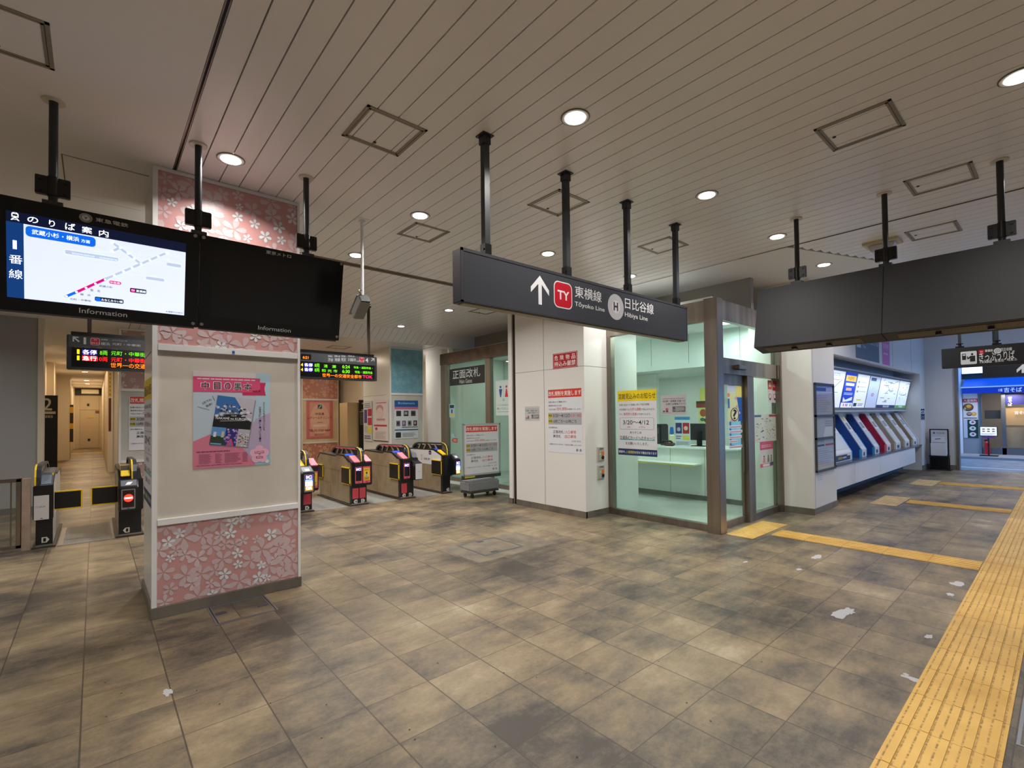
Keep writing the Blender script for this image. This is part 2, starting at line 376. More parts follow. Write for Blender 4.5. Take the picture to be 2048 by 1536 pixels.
o_ = MB(); o_.box(6.45, 3.2, .002, 11.2, 10.6, .006, mottled('office_floor', (168, 172, 166), (186, 190, 184), 2, .4)); struct(o_, 'floor_office')
# ------------------------------------------------------------------ ceilings
GAP = .0042
def planks(mb, xa, xb, ya, yb, z, x_off=.825, cut=()):
    k = math.floor((xa-x_off)/.1563)
    while x_off+k*.1563 < xb-.01:
        a, b = max(xa, x_off+k*.1563+GAP), min(xb, x_off+(k+1)*.1563-GAP); k += 1
        if b-a < .02: continue
        ys = [ya]+[c for c in cut if ya < c < yb]+[yb]
        for y0, y1 in zip(ys, ys[1:]): mb.box(a, y0+.0015, z, b, y1-.0015, z+.02, PLANK)
c = MB(); planks(c, .515, 6.64, -4.9, 6.36, HZ, cut=(5.218,)); planks(c, .515, 6.75, 6.50, 10.42, HZ, cut=(7.04,))
k = 0; xs = 6.67
while xs < 17.6:
    b = xs+.1563-.006; yb = 2.3-(min(b, 8.245)-6.67)*.368; c.box(xs, -4.9, HZ, b, min(yb, 2.3), HZ+.02, PLANK); xs += .1563
BK = mat((104, 92, 78), .9)
c.box(-7, -5, HZ+.021, 17.9, 10.6, HZ+.06, BK)
struct(c, 'ceiling', fix=False)
c = MB(); c.box(-7, -5, HZ-.002, .485, 10.42, HZ+.02, SMOOTH); struct(c, 'ceiling_plain')
c = MB(); c.prism([(6.675, 2.31), (8.245, 1.73), (17.8, 1.73), (17.8, 10.42), (6.76, 10.42), (6.76, 6.5), (6.675, 6.5)], 2, HZ-.001, HZ+.02, SMOOTH); struct(c, 'ceiling_office_edge')
# slot tracks in the ceiling
t = MB(); t.box(.487, -4.9, HZ-.003, .494, 4.87, HZ+.02, STEELD); t.box(.494, -4.9, HZ+.012, .507, 4.87, HZ+.02, BLACK); t.box(.507, -4.9, HZ-.003, .513, 4.87, HZ+.02, STEELD); struct(t, 'trim_1')
t = MB(); t.box(1.5, 6.365, HZ-.006, 6.64, 6.40, HZ+.015, mat((120, 105, 84), .5)); t.box(1.5, 6.40, HZ+.008, 6.64, 6.43, HZ+.02, BLACK); t.box(1.5, 6.43, HZ-.006, 6.64, 6.495, HZ+.015, mat((104, 90, 72), .5)); struct(t, 'trim_2')
t = MB(); t.box(6.642, -4.9, HZ-.004, 6.652, 2.9, HZ+.015, BK); t.box(6.66, -4.9, HZ-.004, 6.668, 2.3, HZ+.015, BK); struct(t, 'trim_3')
# slanted soffit and the lower ceiling
s = MB()
kx = .515
while kx < 6.74:
    b = min(kx+.1563-.008, 6.745)
    s.hexa([(kx, 10.422, HZ), (b, 10.422, HZ), (b, 10.85, LC), (kx, 10.85, LC)], [(kx, 10.435, HZ+.02), (b, 10.435, HZ+.02), (b, 10.863, LC+.02), (kx, 10.863, LC+.02)], PLANK); kx += .1563
s.hexa([(-7, 10.44, HZ), (6.75, 10.44, HZ), (6.75, 10.87, LC), (-7, 10.87, LC)], [(-7, 10.5, HZ+.05), (6.75, 10.5, HZ+.05), (6.75, 10.9, LC+.05), (-7, 10.9, LC+.05)], BK)
s.hexa([(-7, 10.42, HZ), (.5, 10.42, HZ), (.5, 10.85, LC), (-7, 10.85, LC)], [(-7, 10.43, HZ+.02), (.5, 10.43, HZ+.02), (.5, 10.86, LC+.02), (-7, 10.86, LC+.02)], SMOOTH)
s.hexa([(6.755, 10.42, HZ), (9.5, 10.42, HZ), (9.5, 10.85, LC), (6.755, 10.85, LC)], [(6.755, 10.43, HZ+.05), (9.5, 10.43, HZ+.05), (9.5, 10.86, LC+.05), (6.755, 10.86, LC+.05)], SMOOTH)
struct(s, 'ceiling_soffit', fix=False)
s = MB(); planks(s, .515, 6.78, 10.85, 20, LC); s.box(-7, 10.86, LC+.02, 9.5, 38, LC+.06, BK); s.box(-7, 10.85, LC, .505, 20, LC+.02, SMOOTH); s.box(-7, 20, LC, 9.5, 38, LC+.02, SMOOTH); s.box(6.79, 10.85, LC-.002, 9.5, 20, LC+.02, WHITE)
struct(s, 'ceiling_back', fix=False)
# ------------------------------------------------------------------ walls
GREYW = mat((158, 157, 156), .45); CREAM = mat((216, 204, 184), .5); BASE = mat((112, 106, 98), .45)
def wall(name, *boxes):
    m = MB()
    for b in boxes: m.box(*b)
    return struct(m, name)
wall('wall_near', (-7, -5.1, 0, 11, -4.9, HZ, WALLW), (11, -5.1, 3.1, 17.9, -4.9, HZ, WALLW))
wall('wall_west', (-7.1, -5, 0, -6.9, 38, HZ, WALLW))
wall('wall_left', (-6.9, 12.1, 0, -.775, 12.35, LC, GREYW), (-.775, 12.08, 0, -.70, 12.4, LC, CREAM))
wall('baseboard_left', (-6.9, 12.085, 0, -.80, 12.1, .1, BASE))
wall('wall_corridor_left', (-1.9, 16.2, 0, -1.15, 26.7, LC, CREAM), (-1.4, 26.7, 0, -.77, 28.0, LC, CREAM), (-1.4, 28, 0, -.90, 36.7, LC, CREAM), (-3.5, 13.6, 0, -3.3, 16.2, LC, CREAM), (-1.16, 21.0, 0, -.98, 21.6, LC, CREAM), (-6.9, 16.2, 0, -1.9, 16.4, LC, CREAM))
wall('wall_corridor_right', (.30, 19.4, 0, .42, 36.7, LC, CREAM), (.42, 19.5, 0, 5.0, 19.7, LC, CREAM))
wall('wall_corridor_end', (-1.3, 36.7, 0, -.86, 36.9, LC, CREAM), (.34, 36.7, 0, .6, 36.9, LC, CREAM), (-.86, 36.75, 3.42, .34, 36.9, LC, CREAM))
d = MB(); DOORC = mat((188, 172, 146), .5)
d.box(-.86, 36.8, 0, .34, 36.9, 3.42, mat((200, 184, 158), .5)); d.box(-.64, 36.76, .02, .19, 36.8, 2.17, DOORC); d.box(-.64, 36.77, 2.20, .19, 36.8, 3.02, DOORC); d.box(-.86, 36.74, 3.02, .30, 36.8, 3.43, mat((36, 32, 28), .5))
d.box(-.58, 36.6, 3.12, .17, 36.75, 3.36, mat((235, 228, 212), .4)); d.box(-.30, 36.74, .42, -.20, 36.76, .55, BLACK); d.box(-.34, 36.74, 2.42, -.24, 36.76, 2.56, BLACK); d.box(.02, 36.74, 2.0, .19, 36.76, 2.15, mat((120, 70, 50), .5)); d.box(-.36, 36.74, 1.74, -.06, 36.76, 1.80, mat((214, 170, 40), .5))
struct(d, 'door_1')
wall('trim_4', (-.9, 31.5, 0, .3, 31.7, .004, mat((236, 196, 92), .5)))
# wall bits behind the gates: white lit wall by the alcove, cream staircase walls
wall('wall_alcove', (7.2, 11.25, 0, 7.4, 12.1, LC, WHITE), (7.4, 11.0, 0, 9.5, 11.2, LC, WHITE), (7.0, 14.4, 0, 9.5, 14.6, LC, CREAM), (9.5, 10.9, 0, 9.6, 20, LC, CREAM))  # last box is an unseen wall added to keep sky light out
wall('wall_back', (3.9, 19.6, 0, 14, 19.8, LC, CREAM), (6.55, 15.0, 0, 6.7, 19.6, LC, CREAM), (5.66, 14.0, 0, 6.3, 14.6, 2.05, mat((196, 168, 126), .5)))  # low brown box: the shade on its front is put into the colour
# hall columns --------------------------------------------------------
PINK = (203, 150, 146); PET = (207, 182, 182); PETW = (219, 226, 227)
FLC = [(mat(PET, .35), 0, 1.), (mat(PET, .35), 0, 1.15), (mat(PETW, .35), 1, .62), (mat((212, 192, 192), .35), 0, .8)]
def pillar(name, x0, y0, x1, y1, zt, pink, seed, fl=FLC, nf=(26, 34), board=(214, 205, 192)):
    random.seed(seed)
    m = MB(); m.box(x0+.012, y0+.03, 0, x1-.012, y1, zt, WALLW)
    for a, b in ((x0, x0+.035), (x1-.022, x1)): m.box(a, y0, .09, b, y0+.05, zt-.005, WHITE)
    m.box(x0+.035, y0+.002, zt-.035, x1-.022, y0+.04, zt-.004, WHITE)
    m.box(x0+.01, y0+.25, 2.2, x0+.013, y1, 2.205, GROUT)
    p = struct(m, name)
    s = MB(); s.box(x0-.006, y0-.008, 0, x1+.006, y1+.006, .092, SKIRT); struct(s, 'skirting', p, bevel=.003)
    for zz, a, b, n in (('upper', 2.245, zt-.036, nf[0]), ('lower', .094, .75, nf[1])):
        g = gY(y0+.015); g.base(x0+.036, a, x1-.023, b, .003, mat(pink, .3)); g.flowers(x0+.037, a, x1-.024, b, n, .05, .105, fl); g.build('flower_panel', p)
    r = MB(); r.box(x0+.036, y0-.004, 2.19, x1-.023, y0+.03, 2.245, WHITE); r.box(x0+.036, y0-.008, .75, x1-.023, y0+.03, .802, WHITE); struct(r, 'rail', p, bevel=.003)
    b = MB(); b.box(x0+.036, y0+.012, .80, x1-.023, y0+.024, 2.19, mottled('board_'+name, board, tuple(v-10 for v in board), 3, .5)); struct(b, 'notice_surface', p)
    return p
pillar('pillar_1', .352, 4.885, 1.508, 5.87, HZ, PINK, 3, nf=(100, 60))
pillar('pillar_2', .36, 12.4, 1.53, 13.4, LC, (176, 140, 132), 5, nf=(26, 20), board=(200, 198, 194))
CL = [(mat((232, 190, 150), .4), 0, .8), (mat((205, 140, 118), .4), 0, .6), (mat((238, 200, 165), .4), 1, .5)]
pillar('pillar_3', 5.14, 16.5, 6.36, 17.4, LC, (200, 132, 112), 6, CL, (90, 80), (230, 205, 170))
BL = [(mat((150, 192, 204), .4), 0, .8), (mat((120, 172, 190), .4), 0, 1.)]
pillar('pillar_4', 5.86, 11.66, 6.86, 13.35, LC, (128, 182, 202), 8, BL, (70, 30), (206, 204, 196))
# column beside the office, with the shutter channel
def shell(name, boxes, base, seams):
    m = MB()
    for b in boxes: m.box(*b)
    for b in seams: m.box(*b, GROUT)
    p = struct(m, name); s = MB()
    for b in base: s.box(*b, SKIRT)
    struct(s, 'skirting', p, bevel=.002); return p
C1 = shell('pillar_5', [(5.80, 4.965, 0, 7.2, 6.60, HZ, WALLW), (5.80, 6.70, 0, 7.0, 6.80, HZ, WALLW), (5.83, 6.6, 0, 7, 6.7, HZ, mat((52, 34, 24), .4))],
  [(5.788, 4.953, 0, 6.46, 4.98, .1, ), (5.788, 4.953, 0, 5.82, 6.6, .1), (5.788, 6.7, 0, 5.82, 6.81, .1)],
  [(5.7985, 5.858, .1, 5.801, 5.864, HZ), (5.7985, 4.966, 2.383, 5.801, 6.6, 2.387), (5.8, 4.9635, 2.383, 6.4, 4.966, 2.387)])
C2 = shell('pillar_6', [(8.535, 2.65, 0, 9.66, 3.5, HZ, WALLW)], [(8.523, 2.638, 0, 9.672, 3.16, .1)], [(8.6, 2.6485, .1, 8.604, 2.651, HZ)])
# ------------------------------------------------------------------ office front (glass and steel)
def pane(name, parent, box):
    m = MB(); m.box(*box, GLASS); return struct(m, name, parent)
w1 = MB(); w1.box(6.36, 3.25, 0, 6.46, 4.955, .09, STEELD); w1.box(6.36, 4.88, .09, 6.47, 4.955, 2.9, STEELD); w1.box(6.36, 3.25, 2.89, 6.46, 4.955, 3.18, STEEL)
W1 = struct(w1, 'window_1', bevel=.003); pane('pane', W1, (6.405, 3.25, .09, 6.417, 4.88, 2.89))
p = MB(); p.box(6.285, 3.06, 0, 6.46, 3.245, 3.18, STEEL)
for z in (3.02, 2.86, 2.5): p.box(6.2845, 3.06, z, 6.4605, 3.245, z+.008, mat((196, 190, 182), .3, 1.)); 
struct(p, 'trim_5', bevel=.004)
w2 = MB(); w2.box(6.46, 3.13, 2.92, 8.54, 3.22, 3.2, STEEL); w2.box(6.46, 3.10, 2.165, 8.46, 3.22, 2.385, STEEL); w2.box(7.30, 3.11, 0, 7.52, 3.2, 2.165, STEELD); w2.box(7.52, 3.13, 0, 8.46, 3.21, .10, STEELD); w2.box(8.46, 3.08, 0, 8.54, 3.22, 2.95, STEELD); w2.box(8.38, 3.09, 2.165, 8.46, 3.1, 2.385, STEELD)
W2 = struct(w2, 'window_2', bevel=.003); pane('transom_pane', W2, (6.46, 3.16, 2.385, 8.46, 3.172, 2.92)); pane('pane', W2, (7.52, 3.16, .10, 8.46, 3.172, 2.165))
dd = MB(); dd.box(6.46, 3.165, .015, 7.30, 3.195, .10, STEELD); dd.box(6.46, 3.165, 2.02, 7.30, 3.195, 2.165, STEELD); dd.box(7.245, 3.165, .1, 7.30, 3.195, 2.02, STEELD); dd.box(6.465, 3.165, .1, 6.49, 3.195, 2.02, STEELD)
D2 = struct(dd, 'door_2', bevel=.002); pane('pane', D2, (6.49, 3.175, .10, 7.245, 3.185, 2.02))
h = MB(); h.box(7.2, 3.14, .75, 7.22, 3.16, 1.2, STEEL); struct(h, 'handle', D2, bevel=.004)
# second glazed front facing the gates
w3 = MB(); w3.box(6.76, 6.8, 0, 6.86, 10.5, .09, STEELD); w3.box(6.74, 6.8, 2.93, 6.88, 10.62, 3.21, mottled('bronze', (92, 78, 66), (110, 94, 80), 5, .4, .6)); w3.box(6.76, 10.33, 0, 6.86, 10.62, 2.93, STEELD); w3.box(6.76, 8.56, .09, 6.86, 8.74, 2.93, STEELD)
W3 = struct(w3, 'window_3', bevel=.003); pane('pane', W3, (6.805, 8.74, .09, 6.817, 10.33, 2.93)); pane('pane', W3, (6.805, 6.8, .09, 6.817, 8.56, 2.93))
# office room
OW = mat((226, 232, 226), .5)
wall('wall_office_back', (11.2, 3.35, 0, 11.3, 10.7, HZ, OW)); wall('wall_office_side', (8.54, 3.5, 0, 11.2, 3.6, 3.2, OW), (6.86, 10.62, 0, 11.2, 10.7, 3.2, OW), (8.54, 3.22, 0, 8.6, 3.5, 3.2, OW)); wall('wall_office_divider', (9.6, 6.1, 0, 9.7, 7.2, 2.5, OW), (7.0, 6.8, 0, 8.4, 6.9, 3.2, OW))
wall('ceiling_office', (6.42, 3.2, 3.19, 11.3, 4.96, 3.23, OW), (7.2, 4.96, 3.19, 11.3, 6.9, 3.23, OW), (6.8, 6.8, 3.19, 11.3, 10.7, 3.23, OW), (8.9, 3.6, 2.52, 11.2, 10.6, 2.56, OW), (8.88, 3.6, 2.52, 8.9, 10.6, 3.19, mat((214, 226, 222), .35)))
for yy in (4.0, 4.75, 5.5, 6.2):
    pass
ms = MB()
for yy in (3.9, 4.9, 5.75, 6.4): ms.box(8.8775, yy, 2.62, 8.8795, yy+.005, 3.19, GROUT)
struct(ms, 'trim_6')
wall('wall_above_office', (7.7, 3.2, 3.23, 7.8, 10.4, HZ, mat((150, 145, 138), .6)))
# ------------------------------------------------------------------ ticket wall and entrance
TW = mat((214, 214, 216), .3)
wall('wall_ticket', (9.66, 2.65, 2.62, 17.75, 2.8, HZ, TW)); wall('wall_ticket_end', (17.0, 2.65, 0, 17.75, 3.4, 2.62, TW)); wall('wall_ticket_back', (9.66, 3.225, 0, 17.0, 3.34, 2.62, TW)); wall('ceiling_ticket', (9.66, 2.8, 2.60, 17.0, 3.22, 2.64, mat((170, 172, 176), .2, .6)))
ms = MB()
for xx in (11.9, 13.95, 15.95): ms.box(xx, 2.6485, 2.62, xx+.008, 2.651, HZ, GROUT)
struct(ms, 'trim_7')
wall('wall_entrance', (17.65, 2.02, 0, 17.85, 2.66, HZ, TW), (17.65, -5, 3.22, 17.85, 2.02, HZ, TW), (17.62, 1.97, 0, 17.87, 2.03, 3.22, STEELD))
wall('baseboard_entrance', (17.63, 2.03, 0, 17.65, 2.65, .13, BASE), (17.0, 2.63, 0, 17.65, 2.65, .13, BASE))
# ================================================================== THINGS
DK = (48, 49, 52); LET = (232, 233, 234); RED = (196, 22, 40); YEL = (250, 212, 20); NAVY = (24, 52, 96)
# ------------------------------------------------------------------ downlights
def where(x, y):
    if abs(x-.825) < .1 and y > 4: return 'round ceiling downlight in front of the pink flower pillar'
    return None
DL = [(.825, 4.4, 'round ceiling downlight close to the top of the pink flower pillar'),
  (2.56, 2.24, 'round ceiling downlight at the middle of the ceiling, nearest of all to the camera'),
  (4.45, 2.24, 'round ceiling downlight above the right half of the long hanging line sign'),
  (6.16, 2.24, 'round ceiling downlight just left of the far pole of the blank dark screen housing'),
  (4.4, .158, 'round ceiling downlight cut by the right edge of the photo'),
  (2.565, 4.4, 'round ceiling downlight beside the hatch behind the line sign'),
  (4.455, 4.4, 'round ceiling downlight seen between the first two poles of the line sign'),
  (6.165, 4.34, 'round ceiling downlight seen beside the third pole of the line sign'),
  (2.556, 6.014, 'round ceiling downlight half hidden behind the white pole of the ceiling camera'),
  (5.31, 8.02, 'small round downlight on the slatted ceiling left of the small square hatch'),
  (5.377, 10.127, 'small round downlight close to the slanted ceiling edge behind the gates'),
  (7.87, 2.25, 'round downlight in the smooth ceiling strip above the office doorway')]
def downlight(x, y, z, label, r=.072, m=None):
    t = thing('downlight', label, 'light', (x, y, z), 'round downlights in the ceiling')
    MB().ring((x, y, z-.001), r*1.0, r*1.33, .006, mat((214, 212, 208), .3), 40).build('trim_ring', t)
    MB().ring((x, y, z-.002), r*1.33, r*1.42, .003, mat((96, 88, 78), .5), 40).build('shadow_gap', t)
    MB().cyl((x, y, z-.004), (x, y, z-.012), r, m or LAMP, 36).build('lamp_lens', t); return t
for x, y, l in DL: downlight(x, y, HZ, l)
for k, (y, l) in enumerate(((24.5, 'nearest warm round downlight in the corridor ceiling under the left departure board'), (29.8, 'middle warm round downlight in the corridor ceiling'), (32.5, 'farthest warm round downlight, just above the corridor door'))):
    downlight(-.29, y, LC, l, .085, WARM)
downlight(7.5, 12.35, LC, 'round downlight in the white alcove ceiling beside the blue pillar panel')
# ------------------------------------------------------------------ ceiling hatches
def hatch(x0, y0, label, w=.462, z=HZ, latch=True, double=True):
    t = thing('ceiling_hatch', label, 'hatch', (x0, y0, z), 'square access hatches in the ceiling')
    A = mat((150, 142, 128), .4, .2); x1, y1 = x0+w, y0+w
    m = MB(); b = .02
    for q in ((x0, y0, x1, y0+b), (x0, y1-b, x1, y1), (x0, y0, x0+b, y1), (x1-b, y0, x1, y1)): m.box(q[0], q[1], z-.006, q[2], q[3], z+.001, A)
    m.build('hatch_frame', t)
    m = MB(); b2 = b+.004
    for q in ((x0+b2, y0+b2, x1-b2, y0+b2+.014), (x0+b2, y1-b2-.014, x1-b2, y1-b2), (x0+b2, y0+b2, x0+b2+.014, y1-b2), (x1-b2-.014, y0+b2, x1-b2, y1-b2)): m.box(q[0], q[1], z-.005, q[2], q[3], z+.001, A)
    m.build('panel_rim', t)
    m = MB(); 
    for q in ((x0+b, y0+b, x1-b, y0+b2), (x0+b, y1-b2, x1-b, y1-b), (x0+b, y0+b, x0+b2, y1-b), (x1-b2, y0+b, x1-b, y1-b)): m.box(q[0], q[1], z-.0035, q[2], q[3], z, mat((80, 72, 62), .7))
    m.build('joint', t)
    if latch: MB().cyl((x0+w*.5, y1-.07 if True else y0, z-.006), (x0+w*.5, y1-.07, z), .012, BLACK, 12).build('latch', t)
    return t
hatch(1.38, 3.04, 'square ceiling hatch directly in front of the first pole of the line sign')
hatch(4.04, .74, 'big square ceiling hatch at right, nearest of the right-hand hatches')
hatch(5.59, .49, 'square ceiling hatch between the two right poles of the blank dark screen housing')
hatch(2.62, 4.58, 'square ceiling hatch behind the left end of the line sign', .44)
hatch(3.26, 3.06, 'square ceiling hatch seen between the first two poles of the line sign', .44)
hatch(5.15, 3.06, 'square ceiling hatch seen around the right-hand pole of the line sign', .45)
hatch(5.69, 7.43, 'small square ceiling hatch below the left end of the line sign', .46)
hatch(7.2, .77, 'square ceiling hatch above the blank dark screen housing beside the emergency lamp', .46)
hatch(4.6, 12.3, 'faint square hatch in the lower ceiling above the right departure board', .5, LC)
hatch(-.65, 3.48, 'grey framed square hatch in the plain ceiling at the upper left corner', .46)
t = MB()
for q in ((-.205, 5.15, .345, 5.158), (-.21, 5.15, -.202, 6.07), (-.21, 6.06, .345, 6.068)): t.box(q[0], q[1], HZ-.0035, q[2], q[3], HZ-.001, mat((120, 108, 92), .7))
t.box(-.19, 5.165, HZ-.006, .345, 6.055, HZ-.002, SMOOTH)
tag(t.build('ceiling_panel'), 'plain square panel with dark joints in the ceiling left of the flower pillar top', 'ceiling panel')
d = MB(); d.cyl((-.52, 4.36, HZ-.012), (-.52, 4.36, HZ), .085, SMOOTH, 32); tag(d.build('ceiling_disc'), 'round blank ceiling cap at the far left edge', 'ceiling cap')
# emergency lamp
t = thing('emergency_lamp', 'white emergency lamp with frosted cover on the ceiling above the blank screen housing', 'emergency lamp', (7.4, 1.45, HZ))
MB().box(7.27, 1.30, HZ-.03, 7.55, 1.66, HZ, mat((206, 196, 160), .5)).build('back_plate', t, bevel=.004)
MB().prism([(1.34, HZ-.03), (1.62, HZ-.03), (1.58, HZ-.12), (1.38, HZ-.12)], 0, 7.33, 7.49, mat((214, 212, 226), .25)).build('lamp_cover', t, bevel=.012)
# ------------------------------------------------------------------ hanging poles
POLE = mat((40, 43, 48), .4)
def pole(parent, x, y, z0, r=.024, flange=True, square=False):
    m = MB()
    if square: m.box(x-r, y-r, z0, x+r, y+r, HZ-.04, POLE)
    else: m.cyl((x, y, z0), (x, y, HZ), r, POLE, 24)
    p = m.build('hanging_pole', parent, smooth=not square)
    m = MB()
    if square: m.box(x-.05, y-.05, HZ-.008, x+.05, y+.05, HZ, POLE); m.box(x-.032, y-.032, HZ-.07, x+.032, y+.032, HZ-.008, POLE)
    else: m.ring((x, y, HZ), .025, .06, .012, mat((214, 206, 192), .4), 32)
    m.build('ceiling_flange', p); return p
def clamp(parent, x, y, z, along, face):      # two-plate cable clamp on a pole
    m = MB(); a, b = (.085, .02) if along == 'x' else (.02, .085)
    m.box(x-a, y-b, z-.06, x+a, y+b, z+.06, BLACK)
    for s in (-1, 1):
        for h in (-1, 1):
            if along == 'x': m.cyl((x+s*.06, y-.03, z+h*.035), (x+s*.06, y+.03, z+h*.035), .012, BLACK, 10)
            else: m.cyl((x-.03, y+s*.06, z+h*.035), (x+.03, y+s*.06, z+h*.035), .012, BLACK, 10)
    m.cyl((x, y, z-.065), (x, y, z+.065), .032, BLACK, 20)
    m.build('clamp_plate', parent, bevel=.006)
# ------------------------------------------------------------------ information display
def train(g, s):     # little train pictogram in Sub s
    W = mat((245, 248, 255), .5, 0, 1.5); D = mat((8, 20, 60), .5)
    s.rrect(.12, .02, .88, .74, W, 4, .012); s.rect(.24, .22, .76, .46, D, 5); s.disc(.5, .11, .10, .05, D, 5); s.rect(.2, .56, .36, .66, D, 5); s.rect(.64, .56, .8, .66, D, 5)
    s.poly([(.2, .78), (.36, .78), (.2, 1), (.02, 1)], W, 4); s.poly([(.64, .78), (.8, .78), (.98, 1), (.8, 1)], W, 4); s.rect(.2, .86, .8, .91, W, 4)
T = thing('information_display', 'twin black information screens on three poles, left one lit with a route map', 'information screen', (.59, 4.32, HZ))
YT, YB, ZT, ZB = 4.215, 4.338, 3.0, 2.318
ang = math.atan2(YB-YT, ZT-ZB); vv = Vector((0, YT-YB, ZT-ZB)).normalized(); nn = Vector((1, 0, 0)).cross(vv)
XL, XM, XR = -.505, .592, 1.678; DEP = .2
hgt = math.hypot(YT-YB, ZT-ZB)
def slab(x0, x1, m, inset=0, d0=0, d1=DEP, h0=0, h1=None):
    h1 = hgt if h1 is None else h1; b = Vector((0, YB, ZB)); M_ = MB()
    def q(x, h, d): p = b+vv*h-nn*d; return (x, p.y, p.z)
    M_.hexa([q(x0, h0, d0), q(x1, h0, d0), q(x1, h1, d0), q(x0, h1, d0)], [q(x0, h0, d1), q(x1, h0, d1), q(x1, h1, d1), q(x0, h1, d1)], m); return M_
NB = mat((10, 11, 14), .18)
DG = Gfx((0, YB, ZB), XP, vv)
for nm, a, b in (('left', XL, XM-.0025), ('right', XM+.0025, XR)):
    c_ = slab(a, b, NB).build('screen_housing', T, bevel=.004)
    slab(a+.02, b-.02, mat((120, 118, 112), .5), d0=.02, d1=.18, h0=-.012, h1=0).build('ventilation_strip', c_)
# lit screen, left
g = Gfx((0, YB, ZB), XP, vv)
E1 = 1.15; SCR = mat((222, 232, 255), .4, 0, E1*.85); NVB = mat((10, 22, 58), .4, 0, .55); BLU = mat((4, 104, 236), .4, 0, .95); BL2 = mat((12, 62, 128), .4, 0, .8)
a = g.uv('s2', 55, 190); b = g.uv('s2', 1783, 605); z1 = g.uv('s2', 1768, 1195)
u0, u1 = a[0], b[0]; vt = a[1]; v1 = g.uv('s2', 230, 325)[1]; vb = g.uv('s2', 70, 1025)[1]
g.rect(u0, v1, u1, vt, NVB, 1); g.rect(u0, vb, u1, v1, SCR, 1); ul = g.uv('s2', 230, 700)[0]; g.rect(u0, vb, ul, v1, BL2, 2)
WL = mat((245, 248, 255), .4, 0, 1.4)
s_ = g.psub('s2', 98, 205, 190, 300); train(g, s_)
for ch, x0, y0, x1, y1 in (('の', 262, 250, 368, 325), ('り', 470, 285, 528, 360), ('ば', 625, 310, 722, 395), ('案', 785, 345, 885, 425), ('内', 950, 378, 1042, 458)): g.ptext(ch, 's2', x0, y0, x1, y1, WL, 4, .03)
for ch, y0, y1 in (('1', 480, 570), ('番', 615, 718), ('線', 755, 860)): g.ptext(ch, 's2', 85 if ch != '1' else 122, y0, 218 if ch != '1' else 162, y1, WL, 4, .0)
A = g.uv('s2', 245, 340); B = g.uv('s2', 918, 552); g.rrect(A[0], B[1], B[0], A[1], BLU, 3, .02)
g.ptext('武蔵小杉・横浜', 's2', 305, 375, 760, 500, WL, 4, .02); g.ptext('方面', 's2', 778, 470, 864, 516, WL, 4, .02)
GRY = mat((190, 204, 232), .4, 0, .9); MAG = mat((214, 6, 130), .4, 0, .9); INK = mat((20, 44, 92), .4, 0, .3)
def pl_(x0, y0, x1, y1, w, c, L): p, q = g.uv('s2', x0, y0), g.uv('s2', x1, y1); g.line(p[0], p[1], q[0], q[1], w, c, L)
pl_(1005, 858, 1600, 603, .016, GRY, 3); pl_(1080, 505, 1355, 712, .016, GRY, 3); pl_(1080, 588, 1150, 555, .016, GRY, 3); pl_(735, 980, 1005, 858, .016, MAG, 4); pl_(638, 1020, 735, 980, .016, BLU, 4)
for x, y in ((638, 1020), (735, 980), (826, 940), (916, 900), (1010, 860), (1098, 822), (1185, 782), (1268, 748), (1355, 710), (1440, 674), (1520, 638), (1598, 603), (1288, 660), (1230, 610), (1155, 555), (1080, 505), (1080, 588)):
    p = g.uv('s2', x, y); g.disc(p[0], p[1], .0085, .0085, GRY if x > 1010 or y < 700 else INK, 5); g.disc(p[0], p[1], .007, .007, WL, 6)
for t_, x0, y0, x1, y1 in (('武蔵小杉', 952, 910, 1080, 945), ('菊　名', 865, 948, 960, 982), ('横　浜', 770, 990, 868, 1022), ('元町・中華街', 672, 1035, 875, 1075), ('主要駅のみ表示', 1590, 1158, 1755, 1190)): g.ptext(t_, 's2', x0, y0, x1, y1, INK, 4, .02)
for t_, x0, y0, x1, y1 in (('渋　谷', 1130, 838, 1222, 866), ('池　袋', 1170, 655, 1262, 685), ('練馬', 1190, 545, 1280, 570), ('所　沢', 1258, 598, 1350, 626), ('和光市', 1468, 685, 1556, 712), ('川越市', 1555, 655, 1635, 678), ('森林公園', 1620, 618, 1735, 648), ('飯　能', 970, 490, 1068, 525), ('西武球場前', 895, 570, 1055, 608), ('池袋', 1308, 765, 1390, 790), ('新宿三丁目', 1215, 795, 1368, 832), ('小竹向原', 1385, 735, 1498, 752)): g.ptext(t_, 's2', x0, y0, x1, y1, GRY, 4, .0)
def box_(x0, y0, x1, y1, c, L): p, q = g.uv('s2', x0, y0), g.uv('s2', x1, y1); g.rrect(p[0], q[1], q[0], p[1], c, L, .008)
box_(625, 572, 1135, 690, GRY, 3); g.ptext('西武有楽町線・池袋線直通', 's2', 690, 600, 1125, 680, SCR, 5)
box_(1600, 695, 1738, 748, GRY, 3); box_(1400, 828, 1578, 882, GRY, 3)
box_(1048, 868, 1162, 912, MAG, 3); g.ptext('中目黒', 's2', 1056, 876, 1152, 905, WL, 5, .02)
box_(1248, 938, 1405, 1000, INK, 3); box_(1256, 946, 1298, 984, MAG, 4); g.ptext('TY', 's2', 1260, 955, 1294, 976, WL, 5, .02); g.ptext('東横線', 's2', 1306, 956, 1400, 992, WL, 5, .02)
box_(910, 1022, 1186, 1094, INK, 3); box_(916, 1030, 966, 1072, BLU, 4); g.ptext('みなとみらい線', 's2', 972, 1040, 1178, 1086, WL, 5, .02)
g.build('lit_screen', T)
g = Gfx((0, YB, ZB), XP, vv); LT = mat((206, 208, 212), .4)
g.ptext('Information', 's2', 760, 1130, 1220, 1222, LT, 2, .006); g.ptext('東急電鉄', 's2', 918, 262, 1232, 362, LT, 2, .02)
